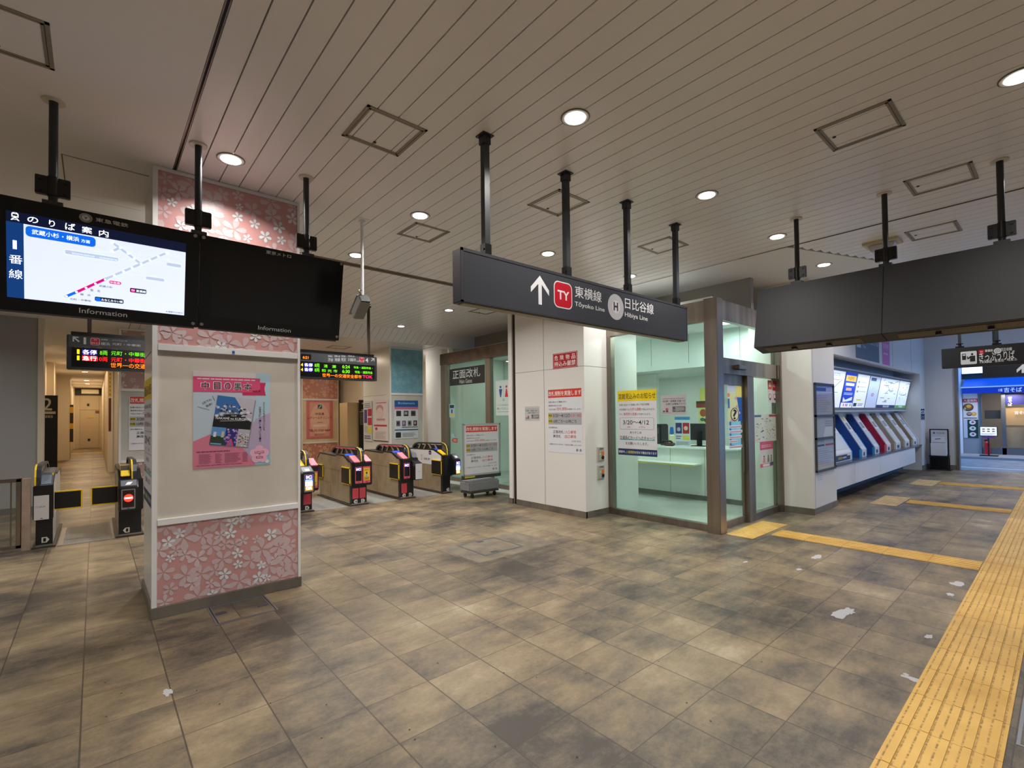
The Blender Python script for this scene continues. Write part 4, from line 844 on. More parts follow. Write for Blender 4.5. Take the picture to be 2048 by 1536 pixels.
def busnote(S):
    S.rect(0, 0, 1, 1, (196, 196, 198), 1); S.bars(.06, .16, .94, .2, 1, (150, 80, 90), 2, .5, 0); S.text('渋谷駅・目黒駅 方面への', .06, .25, .96, .36, (40, 52, 66), 2, .015); S.text('お帰りは東急バスで！', .2, .4, .98, .51, (40, 52, 66), 2, .015)
    S.rect(.46, .58, .96, .86, (108, 110, 112), 2); R = random.Random(2)
    for k in range(24): S.rect(.47+R.random()*.4, .6+R.random()*.2, .5+R.random()*.45, .63+R.random()*.22, R.choice([(140, 142, 142), (84, 86, 88), (160, 162, 162)]), 2.2+k*.02)
    S.disc(.24, .72, .06, .07, (190, 96, 100), 2); S.disc(.12, .82, .05, .035, (50, 52, 60), 2); S.rect(.2, .78, .29, .86, (72, 66, 76), 2.5); S.bars(.04, .88, .4, .92, 1, (110, 110, 114), 2, .5, 0)
g = gX(6.404); paper('notice', 'grey landscape bus notice taped inside the office window above the counter', 'notice', g, -3.994, 1.602, -3.586, 1.89, busnote)
g = gX(5.7995); paper('notice', 'small grey bus notice on the left part of the white column', 'notice', g, -6.35, 1.525, -5.98, 1.77, busnote)
# small frames along the column with lever switches
for z0, z1, l in ((.865, 1.10, 'upper'), (.575, .81, 'lower')):
    t = thing('key_switch', l+' key switch box with orange tag on the narrow side of the white column', 'switch', (6.16, 4.965, (z0+z1)/2), 'two key switch boxes on the white column')
    MB().box(6.075, 4.948, z0, 6.245, 4.965, z1, mat((206, 202, 190), .4)).build('back_plate', t, bevel=.004); MB().box(6.09, 4.938, z0+.012, 6.235, 4.949, z1-.012, mat((176, 172, 158), .4)).build('switch_plate', t, bevel=.003)
    MB().box(6.165, 4.932, z0+.10, 6.22, 4.94, z0+.16, mat((224, 116, 20), .4)).build('orange_tag', t); MB().cyl((6.19, 4.925, z0+.06), (6.19, 4.94, z0+.06), .028, BLACK, 20).build('lock_cylinder', t)
    MB().cyl((6.13, 4.93, z0+.115), (6.13, 4.94, z0+.115), .008, mat((240, 240, 236), .4), 10).build('indicator', t); MB().box(6.12, 4.936, z1-.045, 6.21, 4.9385, z1-.022, mat((96, 110, 120), .5)).build('name_strip', t)
# frame with three notices on the second column
t = thing('notice_board', 'tall dark grey frame with three notices on the column before the ticket machines', 'notice frame', (9.1, 2.65, 1.4))
FX0, FX1 = 8.625, 9.56; FR = mat((84, 86, 92), .35, .5)
zz = [2.07, 1.555, 1.19, .67]; m = MB(); m.box(FX0, 2.622, .67, FX0+.035, 2.65, 2.07, FR).box(FX1-.035, 2.622, .67, FX1, 2.65, 2.07, FR)
for z in zz: m.box(FX0, 2.622, z-.018, FX1, 2.65, z+.018, FR)
m.build('frame', t, bevel=.002)
g = gY(2.642); S_ = g.sub(FX0, .67, FX1, 2.07); S_.rect(.03, .02, .97, .36, (184, 178, 190), 1); S_.rect(.08, .04, .6, .08, (70, 76, 92), 2); S_.bars(.1, .12, .9, .33, 10, (140, 134, 150), 2, .3, .4); S_.rect(.03, .38, .97, .62, (196, 196, 206), 1); S_.bars(.5, .42, .93, .5, 3, (150, 146, 160), 2, .4); S_.poly([(.4, .62), (.52, .5), (.9, .5), (.93, .62)], (226, 228, 232), 2); S_.rect(.03, .64, .97, .99, (202, 200, 214), 1); S_.text('のりかえ', .07, .645, .45, .68, (70, 70, 90), 2); S_.rect(.06, .70, .45, .72, (40, 70, 120), 2); S_.rect(.5, .70, .95, .72, (190, 50, 70), 2); S_.bars(.06, .74, .94, .96, 9, (170, 166, 190), 2, .35, .4)
g.build('notices', t); MB().box(FX0+.03, 2.630, .68, FX1-.03, 2.633, 2.05, GLASSC).build('cover_glass', t)
g = gY(2.6495); paper('notice', 'small white slip taped under the notice frame on the second column', 'notice', g, 8.68, .42, 8.98, .66, lambda S: S.bars(.1, .1, .9, .6, 4, (190, 190, 190), 2, .3))
# ------------------------------------------------------------------ rolling sign stand
t = thing('rolling_sign', 'white framed gate control notice on a grey wheeled base before the glass front', 'sign stand', (5.93, 7.85, 0))
g = gY(7.80); g.base(5.49, .455, 6.37, 1.435, .004, PAP); gate_notice(g.sub(5.52, .475, 6.345, 1.415)); g.build('notice_sheet', t)
m = MB(); AL = mat((196, 198, 200), .3, .7)
for q in ((5.465, .43, 5.50, 1.462), (6.365, .43, 6.40, 1.462), (5.465, 1.43, 6.40, 1.462), (5.465, .43, 6.40, .462)): m.box(q[0], 7.785, q[1], q[2], 7.815, q[3], AL)
m.build('sign_frame', t, bevel=.006); MB().box(5.45, 7.80, .36, 6.42, 7.84, .44, mat((60, 60, 58), .5)).box(5.5, 7.798, .39, 5.75, 7.80, .43, mat((206, 196, 40), .5)).build('lower_bar', t)
MB().box(5.52, 7.66, .12, 6.28, 8.02, .33, mat((126, 128, 132), .45)).build('base', t, bevel=.03); MB().box(5.54, 7.68, .09, 6.26, 8.0, .125, mat((60, 61, 64), .5)).build('base_skirt', t)
for x in (5.62, 6.18):
    for y in (7.72, 7.96): MB().cyl((x-.014, y, .042), (x+.014, y, .042), .042, BLACK, 20).box(x-.02, y-.012, .04, x+.02, y+.012, .1, DARK).build('castor', t)
# ------------------------------------------------------------------ glazed front prints
g = gX(6.803); g.base(-10.27, 2.378, -8.805, 2.80, .002, (32, 34, 36)); S_ = g.sub(-10.27, 2.378, -8.805, 2.80); S_.text('正面改札', .1, .1, .88, .62, (196, 208, 204), 2, .02); S_.text('Main Gates', .3, .68, .66, .92, (176, 186, 182), 2, .01)
tag(g.build('gate_sign'), 'dark sign with large white characters inside the glass front behind the gates', 'sign')
def toilet(S):
    S.rect(0, 0, 1, 1, (196, 212, 206), 1)
    for x, c in ((.3, (40, 70, 140)), (.66, (196, 40, 48))): S.disc(x, .19, .055, .036, c, 2)
    S.poly([(.2, .25), (.4, .25), (.33, .48), (.27, .48)], (40, 70, 140), 2); S.poly([(.63, .25), (.69, .25), (.76, .48), (.56, .48)], (196, 40, 48), 2); S.rect(.475, .14, .485, .48, (110, 120, 118), 2); S.disc(.48, .56, .05, .035, (60, 66, 66), 2); S.disc(.48, .56, .035, .024, (196, 212, 206), 3)
    S.text('トイレのはなし、', .08, .68, .9, .73, (70, 78, 78), 2); S.text('聞いてほしい。', .08, .78, .86, .84, (70, 78, 78), 2); S.bars(.1, .89, .85, .91, 1, (120, 128, 126), 2, .6, 0)
g = gX(6.803); paper('notice', 'pale notice with blue and red toilet figures inside the glass front', 'notice', g, -8.41, 1.62, -7.85, 2.395, toilet)
g = gX(6.803); a = g.uv('e2', 243, 700); b = g.uv('e2', 287, 808)
paper('notice', 'small light blue sticker on the left glass pane under the dark gate sign', 'sticker', g, a[0], b[1], b[0], a[1], lambda S: (S.rect(0, 0, 1, 1, (150, 190, 206), 1), S.rect(.1, .05, .9, .3, (40, 60, 70), 2), S.rect(.35, .4, .65, .68, (60, 80, 90), 2), S.rect(.1, .75, .9, .9, (206, 180, 60), 2)))
g = gX(6.803); a = g.uv('e2', 263, 980); b = g.uv('e2', 312, 1018); g.poly([(a[0], (a[1]+b[1])/2), (a[0]+.06, a[1]), (b[0], a[1]), (b[0], b[1]), (a[0]+.06, b[1])], (176, 60, 56), 1); g.bars(a[0]+.07, b[1]+.02, b[0]-.02, a[1]-.02, 2, (220, 190, 180), 2); tag(g.build('arrow_sticker'), 'small red arrow sticker low on the left glass pane', 'sticker')
g = gX(6.803); a = g.uv('e2', 262, 935); b = g.uv('e2', 288, 975); g.poly([(a[0], b[1]), (b[0], b[1]), ((a[0]+b[0])/2, a[1])], (140, 190, 220), 1); tag(g.build('triangle_sticker'), 'small pale blue triangle sticker above the red arrow sticker', 'sticker')
# ------------------------------------------------------------------ ticket gates
BRN = mottled('gate_brown', (160, 140, 112), (174, 154, 126), 5, .4, .15); BRD = mat((92, 78, 62), .4, .2); GBK = mat((26, 26, 29), .32); PNK = mat((222, 96, 112), .35); PNL = mat((240, 150, 158), .3); GRS = mat((150, 154, 160), .3, .5); GYL = mat((246, 206, 20), .4)
PNL_E = mat((238, 132, 146), .35, 0, .12); MAGF = mat((196, 58, 84), .35); STK = mat((206, 72, 86), .4)
def gate_tag(g, n, u, v, right, L=2):
    c = mat((206, 202, 196), .4)
    g.poly([(u-.028, v-.035), (u+.02, v-.035), (u+.045, v), (u+.02, v+.035), (u-.028, v+.035)] if right else [(u+.028, v-.035), (u-.02, v-.035), (u-.045, v), (u-.02, v+.035), (u+.028, v+.035)], c, L)
    g.text(str(n), u-.013, v-.022, u+.013, v+.022, BLACK, L+1, .02)
def ic_screen(g, u0, v0, u1, v1, full, L=2):
    if full:
        S = g.sub(u0, v0, u1, v1); S.rect(0, 0, 1, 1, mat((12, 14, 40), .3, 0, .5), L); S.rect(0, 0, 1, .28, mat((84, 26, 150), .3, 0, .9), L+.2); S.rect(0, .28, 1, .4, mat((30, 110, 240), .3, 0, 1), L+.2); S.rect(.05, .4, .95, .74, mat((236, 240, 255), .3, 0, 1.6), L+.2); S.rect(.05, .72, .95, 1, mat((250, 170, 60), .3, 0, 1), L+.2)
        S.text('IC', .15, .05, .88, .25, mat((255, 250, 255), .3, 0, 2), L+1, .05); S.text('QR', .12, .77, .9, .96, mat((255, 250, 240), .3, 0, 1.6), L+1, .05); S.bars(.1, .3, .9, .38, 1, mat((220, 240, 255), .3, 0, 1), L+1, .6, 0)
    else:
        S = g.sub(u0, v0, u1, v1); S.rect(0, 0, 1, 1, PNK, L); S.rect(.08, .03, .92, .86, mat((20, 18, 28), .3), L+.2); S.rect(.1, .03, .9, .26, mat((60, 16, 110), .3, 0, .8), L+.4); S.text('IC', .16, .08, .84, .22, mat((255, 240, 255), .3, 0, 1.8), L+1, .05); S.rect(.35, .92, .65, .95, BLACK, L+1)
def yellow_note(g, u0, v0, u1, v1, L=2):
    S = g.sub(u0, v0, u1, v1); S.rect(0, 0, 1, 1, PNK, L); S.rect(.08, .1, .92, .84, (240, 200, 30), L+.2); S.rect(.35, .92, .65, .95, BLACK, L+1); S.disc(.5, .4, .12, .06, (50, 40, 40), L+1); S.poly([(.3, .62), (.4, .47), (.6, .47), (.7, .62)], (150, 176, 196), L+1); S.bars(.15, .64, .85, .82, 3, (70, 56, 30), L+1, .5, .1); S.bars(.2, .16, .8, .28, 2, (150, 110, 40), L+1, .5, .2)
def gate_body(t, x0, x1, h0, h1, rx, flap_l=True, flap_r=False, side=BRN, railcol=None, slopes=True, yb=10.23):
    prof = [(8.66, .03), (yb-.01, .03), (yb+.02, .33), (yb+.10, .33), (yb+.10, .775), (yb-.03, .88), (9.37, .865), (9.28, .895), (8.95, .89), (8.64, .79), (8.64, .36), (8.66, .36)]
    MB().prism(prof, 0, x0, x1, side).build('gate_body', t, bevel=.004)
    MB().box(x0-.035, 8.56, 0, x1+.03, yb+.05, .022, mat((58, 52, 46), .5)).box(x0, 8.585, .022, x1, 8.60, .04, mat((170, 166, 160), .3, .8)).build('plinth', t)
    MB().box(x0-.001, 8.59, .022, x1+.001, 8.665, .365, GBK).build('front_cover', t)
    MB().prism([(8.55, .358), (8.72, .358), (8.72, .80), (8.55, .795)], 0, h0, h1, GBK).build('front_head', t, bevel=.012)
    MB().prism([(8.57, .79), (8.72, .79), (8.97, .892), (8.97, .908), (8.93, .91)], 0, x0-.004, x1+.004, GBK).prism([(8.93, .888), (9.28, .893), (9.37, .863), (yb-.03, .878), (yb+.11, .77), (yb+.11, .79), (yb-.02, .90), (9.36, .884), (9.28, .913), (8.93, .91)], 0, x0-.004, x1+.004, GBK).build('top_cover', t)
    m = MB(); m.box(x0-.0015, 8.7, .60, x0, yb+.0, .603, BRD).box(x0-.0015, 9.60, .03, x0, 9.603, .33, BRD).box(x0-.0015, 9.6, .328, x0, yb, .331, BRD).box(x0-.0015, 9.2, .3, x0, 9.203, .6, BRD).cyl((x0-.002, 9.4, .80), (x0, 9.4, .80), .012, mat((170, 160, 140), .3, .6), 12); m.build('panel_joint', t)
    # handrail arch
    ou = [(8.585, .79), (8.59, .90), (8.63, .99), (8.70, 1.035), (8.80, 1.05), (9.80, 1.03), (9.95, 1.0), (10.04, .95), (10.08, .87)]
    inn = [(8.64, .79), (8.645, .89), (8.675, .96), (8.73, .998), (8.82, 1.015), (9.78, .998), (9.91, .972), (9.98, .93), (10.02, .87)]
    dy = yb-10.23
    a = MB()
    for k in range(len(ou)-1): a.prism([(ou[k][0], ou[k][1]), (ou[k+1][0], ou[k+1][1]), (inn[k+1][0], inn[k+1][1]), (inn[k][0], inn[k][1])], 0, rx-.03, rx+.03, mat((52, 54, 60), .3))
    r_ = a.build('handrail', t)
    a = MB()
    for y in (8.98, 9.22, 9.45, 9.68): a.prism([(y, .885), (y+.04, .885), (y+.14, 1.0), (y+.10, 1.0)] if y < 9.3 else [(y+.1, .875), (y+.14, .875), (y+.04, 1.0), (y, 1.0)], 0, rx-.022, rx+.022, mat((176, 160, 128), .5))
    a.prism([(8.85, .90), (9.95, .88), (9.93, .97), (8.82, 1.0)], 0, rx-.004, rx+.004, GBK); a.build('truss', r_)
    a = MB()
    for k in range(4): a.prism([(ou[k][0]-.004, ou[k][1]), (ou[k+1][0]-.003, ou[k+1][1]+.003), (ou[k+1][0]+.004, ou[k+1][1]-.002), (ou[k][0]+.004, ou[k][1])], 0, rx-.031, rx-.014, GYL)
    a.build('yellow_edge', r_)
    if railcol: MB().prism([(8.86, 1.008), (9.82, .99), (9.82, 1.018), (8.86, 1.036)], 0, rx-.0325, rx+.0325, railcol).build('coloured_strip', r_)
    # card reader pad and sloping displays
    if slopes:
        MB().hexa([(x0+.02, 8.84, .858), (rx-.04, 8.84, .858), (rx-.04, 8.95, .913), (x0+.02, 8.95, .913)], [(p[0], p[1], p[2]+.012) for p in ((x0+.02, 8.84, .858), (rx-.04, 8.84, .858), (rx-.04, 8.95, .913), (x0+.02, 8.95, .913))], mat((14, 72, 224), .3, 0, .55)).build('card_reader', t)
    def fl(xa, y0, y1, z0, z1):
        f_ = MB().box(xa-.022, y0, z0, xa, y1, z1, GBK).build('gate_flap', t, bevel=.01)
        MB().box(xa-.024, y0+.02, z1-.014, xa-.004, y1-.01, z1+.002, GYL).box(xa-.0235, y0-.002, z0+.02, xa-.006, y0+.008, z1-.02, GYL).box(xa-.0235, y0+.02, z0-.003, xa-.006, y1-.02, z0+.004, GYL).build('yellow_trim', f_)
    if flap_l: fl(x0-.004, 8.61, 9.0, .385, .69); fl(x0-.004, 9.98, 10.32, .385, .655)
    if flap_r: fl(x1+.028, 8.66, 9.0, .395, .68); fl(x1+.028, 9.98, 10.32, .385, .655)
def slope(t, xa, xb, name='slope_display', m=None, ya=8.555, za=.80, yb=8.80, zb=.905):
    MB().hexa([(xa, ya, za), (xb, ya, za), (xb, yb, zb), (xa, yb, zb)], [(xa, ya+.01, za-.03), (xb, ya+.01, za-.03), (xb, yb, zb-.05), (xa, yb, zb-.05)], m or PNL_E).build(name, t, bevel=.004)
GG = 'automatic ticket gates in a row'
# gate between lanes 4 and 5
t = thing('ticket_gate', 'brown ticket gate with lane tags 4 and 5 and two pink front panels', 'ticket gate', (3.7, 8.6, 0), GG)
gate_body(t, 3.54, 3.83, 3.565, 3.925, 3.755, True, True, railcol=PNK); slope(t, 3.585, 3.70); slope(t, 3.80, 3.915)
g = gY(8.549); a = g.uv('c1', 1088, 672); b = g.uv('c1', 1215, 958); ic_screen(g, a[0], b[1], b[0], a[1], False); g.build('entry_screen', t)
g = gY(8.549); a = g.uv('c1', 1230, 660); b = g.uv('c1', 1360, 945); yellow_note(g, a[0], b[1], b[0], a[1]); g.build('yellow_notice', t)
g = gY(8.589); g.rect(3.56, .125, 3.675, .315, STK, 1); g.rect(3.695, .125, 3.81, .315, STK, 1); g.build('pink_sticker', t); g = gY(8.589); gate_tag(g, 4, 3.625, .072, False); gate_tag(g, 5, 3.752, .072, True); g.build('lane_tag', t)
# gate between lanes 5 and 6
t = thing('ticket_gate', 'brown ticket gate with lane tags 6, a pink front panel and a white notice box', 'ticket gate', (4.67, 8.6, 0), GG)
gate_body(t, 4.52, 4.81, 4.545, 4.90, 4.735, True, True, railcol=PNK); slope(t, 4.565, 4.68)
MB().prism([(8.56, .79), (8.9, .905), (8.9, .95), (8.62, .90)], 0, 4.785, 4.89, GRS).build('grey_hood', t, bevel=.01)
g = gY(8.549); a = g.uv('c2', 855, 648); b = g.uv('c2', 975, 938); ic_screen(g, a[0], b[1], b[0], a[1], False); g.build('entry_screen', t)
MB().prism([(8.40, .37), (8.56, .37), (8.56, .76), (8.50, .73), (8.40, .70)], 0, 4.745, 4.905, GBK).build('notice_box', t, bevel=.008)
g = gY(8.399); g.rect(4.752, .385, 4.898, .69, mat((214, 214, 222), .3), 1); g.text('SKiP', 4.79, .53, 4.86, .545, (120, 124, 130), 2); g.build('white_notice', t)
g = gY(8.589); g.rect(4.545, .115, 4.665, .305, STK, 1); g.build('pink_sticker', t); g = gY(8.589); gate_tag(g, 6, 4.605, .07, False); gate_tag(g, 6, 4.735, .072, True); g.build('lane_tag', t)
# last gate, with the white side panel
t = thing('ticket_gate', 'narrow ticket gate with a white side panel, nearest the glass front', 'ticket gate', (5.6, 8.6, 0), GG)
gate_body(t, 5.50, 5.68, 5.51, 5.69, 5.64, True, False, railcol=None, yb=10.1); slope(t, 5.515, 5.60, 'yellow_slope', mat((240, 190, 20), .35, 0, .1), 8.6, .815, 8.82, .905)
MB().prism([(8.655, .79), (8.95, .885), (9.9, .875), (10.05, .86), (9.8, .58), (8.655, .58)], 0, 5.494, 5.5, mat((222, 222, 224), .3)).build('white_side_panel', t)
g = gX(5.4938); g.text('SKiP', -9.34, .665, -9.08, .71, (40, 42, 46), 2, .01); g.rrect(-9.47, .66, -9.41, .77, (190, 30, 60), 1, .02); g.rrect(-9.462, .668, -9.418, .762, (222, 222, 224), 2, .02); g.rrect(-9.13, .79, -9.03, .875, (40, 42, 46), 2, .01); g.disc(-9.08, .825, .025, .025, (150, 150, 150), 3); g.build('side_lettering', t)
MB().prism([(8.42, .40), (8.62, .36), (8.66, .80), (8.60, .81), (8.42, .70)], 0, 5.68, 5.84, GBK).prism([(8.55, .358), (8.72, .358), (8.72, .80), (8.55, .795)], 0, 5.68, 5.72, GBK).build('reader_head', t, bevel=.01)
g = gY(8.4185); ic_screen(g, 5.715, .41, 5.825, .67, True); g.build('reader_screen', t)
m = MB(); m.hexa([(5.72, 8.45, .722), (5.82, 8.45, .722), (5.82, 8.57, .797), (5.72, 8.57, .797)], [(5.72, 8.45, .726), (5.82, 8.45, .726), (5.82, 8.57, .801), (5.72, 8.57, .801)], mat((120, 124, 132), .3)); m.hexa([(5.745, 8.47, .738), (5.80, 8.47, .738), (5.80, 8.52, .77), (5.745, 8.52, .77)], [(5.745, 8.47, .743), (5.80, 8.47, .743), (5.80, 8.52, .775), (5.745, 8.52, .775)], mat((236, 236, 240), .4)); m.build('reader_pad', t)
g = gY(8.589); gate_tag(g, 7, 5.63, .072, False); g.build('lane_tag', t)
# gate between lanes 3 and 4 (half behind the pillar)
t = thing('ticket_gate', 'ticket gate with a lit card and code screen, half hidden behind the flower pillar', 'ticket gate', (2.7, 8.6, 0), GG)
gate_body(t, 2.56, 2.84, 2.585, 2.945, 2.765, True, True); slope(t, 2.82, 2.935); slope(t, 2.62, 2.715, 'yellow_slope', mat((240, 190, 20), .35, 0, .1))
MB().prism([(8.30, .37), (8.56, .36), (8.56, .80), (8.47, .79), (8.30, .70)], 0, 2.585, 2.795, GBK).build('reader_head', t, bevel=.01)
g = gY(8.2985); g.rrect(2.62, .385, 2.775, .68, GRS, 1, .01); ic_screen(g, 2.632, .41, 2.763, .668, True); g.build('reader_screen', t)
m = MB(); m.hexa([(2.61, 8.32, .716), (2.77, 8.32, .716), (2.77, 8.45, .786), (2.61, 8.45, .786)], [(2.61, 8.32, .72), (2.77, 8.32, .72), (2.77, 8.45, .79), (2.61, 8.45, .79)], mat((110, 114, 122), .3)); m.hexa([(2.655, 8.335, .728), (2.725, 8.335, .728), (2.725, 8.39, .758), (2.655, 8.39, .758)], [(2.655, 8.335, .733), (2.725, 8.335, .733), (2.725, 8.39, .763), (2.655, 8.39, .763)], mat((236, 236, 240), .4)); m.build('reader_pad', t)
g = gY(8.549); yellow_note(g, 2.80, .405, 2.925, .69); g.build('yellow_notice', t)
g = gY(8.589); g.rect(2.70, .13, 2.825, .31, STK, 1); g.build('pink_sticker', t); g = gY(8.589); gate_tag(g, 4, 2.755, .072, True); g.build('lane_tag', t)
# lane 1, left of the pillar: two narrow gates with closed flaps
def flap_closed(t, xa, xb, y, z0, z1, hinge_left):
    f_ = MB().box(xa, y, z0, xb, y+.03, z1, GBK).build('gate_flap', t, bevel=.012)
    m = MB(); e = .012; m.box(xa, y-.003, z1-e, xb, y+.033, z1+.004, GYL).box(xa, y-.003, z0-.004, xb, y+.033, z0+e, GYL)
    if hinge_left: m.box(xb-e, y-.003, z0, xb+.003, y+.033, z1, GYL)
    else: m.box(xa-.003, y-.003, z0, xa+e, y+.033, z1, GYL)
    m.build('yellow_trim', f_, bevel=.004)
t = thing('ticket_gate', 'narrow ticket gate with a white front panel and lane tag 1 beside the steel railing', 'ticket gate', (-.48, 8.6, 0), GG)
gate_body(t, -.56, -.405, -.585, -.40, -.545, False, False, side=mat((214, 206, 196), .4), slopes=False)
MB().prism([(8.56, .79), (8.80, .94), (9.3, .97), (9.3, .90), (8.6, .79)], 0, -.53, -.405, mat((104, 110, 120), .3, .3)).build('sloped_cover', t, bevel=.01)
MB().hexa([(-.515, 8.585, .805), (-.42, 8.585, .805), (-.42, 8.745, .905), (-.515, 8.745, .905)], [(-.515, 8.58, .812), (-.42, 8.58, .812), (-.42, 8.74, .912), (-.515, 8.74, .912)], mat((130, 140, 152), .2, .2)).build('cover_glass', t)
MB().box(-.42, 8.74, .905, -.405, 8.79, .93, GYL).build('yellow_tab', t)
g = gY(8.549); g.rect(-.575, .365, -.437, .672, mat((208, 204, 204), .25), 1); g.disc(-.553, .53, .0125, .0125, (196, 80, 90), 2); g.disc(-.553, .53, .009, .009, (208, 204, 204), 3); g.text('SKiP', -.53, .521, -.47, .538, (110, 104, 106), 2, .01); g.rect(-.515, .378, -.495, .386, BLACK, 2); g.build('white_panel', t)
g = gY(8.589); gate_tag(g, 1, -.478, .10, True); g.build('lane_tag', t)
flap_closed(t, -.395, -.125, 8.70, .452, .690, True)
t = thing('ticket_gate', 'ticket gate showing a red no-entry light and lane tag 1 beside the flower pillar', 'ticket gate', (.33, 8.6, 0), GG)
gate_body(t, .255, .50, .25, .52, .42, False, False)
MB().hexa([(.275, 8.60, .83), (.375, 8.60, .83), (.375, 8.68, .905), (.275, 8.68, .905)], [(.275, 8.59, .84), (.375, 8.59, .84), (.375, 8.67, .915), (.275, 8.67, .915)], GYL).box(.27, 8.70, .90, .38, 8.98, .985, mat((96, 98, 102), .35)).build('ticket_slot', t, bevel=.006)
MB().prism([(8.40, .37), (8.56, .36), (8.56, .80), (8.50, .79), (8.40, .70)], 0, .255, .46, GBK).build('reader_head', t, bevel=.01)
g = gY(8.3985); g.rrect(.275, .405, .425, .675, GRS, 1, .006); g.rect(.287, .43, .413, .662, mat((46, 20, 22), .3), 2); g.disc(.352, .555, .052, .052, mat((255, 60, 40), .3, 0, 1.5), 3); g.rect(.31, .545, .394, .566, mat((255, 236, 226), .3, 0, 2.2), 4); g.rect(.34, .413, .362, .42, BLACK, 2); g.build('reader_screen', t)
MB().hexa([(.27, 8.42, .714), (.44, 8.42, .714), (.44, 8.49, .782), (.27, 8.49, .782)], [(.27, 8.415, .72), (.44, 8.415, .72), (.44, 8.485, .788), (.27, 8.485, .788)], mat((104, 108, 116), .3)).hexa([(.315, 8.43, .728), (.37, 8.43, .728), (.40, 8.465, .762), (.345, 8.465, .762)], [(.315, 8.424, .733), (.37, 8.424, .733), (.40, 8.459, .767), (.345, 8.459, .767)], mat((236, 236, 240), .4)).build('reader_pad', t)
g = gY(8.589); gate_tag(g, 1, .345, .09, False); g.build('lane_tag', t)
flap_closed(t, -.035, .25, 8.78, .452, .695, False)
# granite plates in the lanes
GRA = mottled('granite', (104, 104, 102), (168, 168, 164), 160, .5, detail=2)
for x0, x1, l in ((-.36, .21, 'speckled grey granite floor plate between the two gates of lane 1'), (2.9, 3.47, 'speckled grey granite floor plate in lane 4 left of the brown gate'), (3.90, 4.45, 'speckled grey granite floor plate in lane 5'), (4.88, 5.43, 'speckled grey granite floor plate in lane 6')):
    m = MB(); m.box(x0+.05, 8.56, .0003, x1-.02, 9.92, .004, GRA).box(x0, 8.56, .0003, x0+.05, 9.92, .006, MET).box(x1-.02, 8.56, .0003, x1, 9.92, .006, MET); tag(m.build('lane_plate'), l, 'floor plate', 'granite plates between the gates')
# railing at the far left
t = thing('steel_railing', 'steel railing with a glass panel at the left edge beside lane 1', 'railing', (-.68, 8.58, 0))
MB().box(-.685, 8.545, 0, -.605, 8.61, .90, mottled('warm_steel', (176, 156, 140), (204, 184, 166), 5, .35, .5)).build('post', t, bevel=.004)
m = MB(); m.box(-1.9, 8.55, .86, -.69, 8.60, .90, STEEL).box(-1.9, 8.55, .04, -.69, 8.60, .08, STEEL).box(-.735, 8.55, .04, -.69, 8.60, .9, STEEL).box(-.785, 8.56, .06, -.772, 8.59, .88, STEELD).box(-1.9, 8.55, 0, -1.84, 8.6, .9, STEEL); m.build('frame', t, bevel=.003)
MB().box(-1.84, 8.57, .08, -.735, 8.58, .86, GLASSC).build('glass_panel', t)
# ------------------------------------------------------------------ departure boards
def led(c, e=1.6): return mat(c, .4, 0, e)
def board(label, x0, x1, fn, poles, zt=2.755, zb=2.30):
    t = thing('departure_board', label, 'departure board', ((x0+x1)/2, 8.7, LC), 'hanging departure boards above the gates')
    MB().box(x0, 8.62, zb, x1, 8.80, zt, mat((44, 46, 50), .35)).build('board_housing', t, bevel=.006); MB().box(x0+.04 if x0 < 1 else x0, 8.66, zt, x1 if x0 < 1 else x1-.04, 8.76, zt+.05, BLACK).build('top_rail', t)
    g = gY(8.6195); g.rect(x0+.02, zt-.16, x1-.02, zt-.012, mat((66, 68, 72), .35), 1); g.rect(x0+.05, zb+.03, x1-.05, zt-.165, mat((12, 11, 12), .25), 1); g.build('display_panel', t)
    g = gY(8.6175); fn(g); g.build('lettering', t)
    for px_ in poles: MB().box(px_-.022, 8.69, zt+.05, px_+.022, 8.73, HZ, mat((58, 46, 40), .4)).box(px_-.04, 8.67, HZ-.02, px_+.04, 8.75, HZ, BLACK).build('hanging_pole', t)
G_, R_, O_, Y_, Wd = led((96, 200, 20)), led((250, 24, 30)), led((255, 120, 10)), led((255, 190, 20)), led((255, 236, 240))
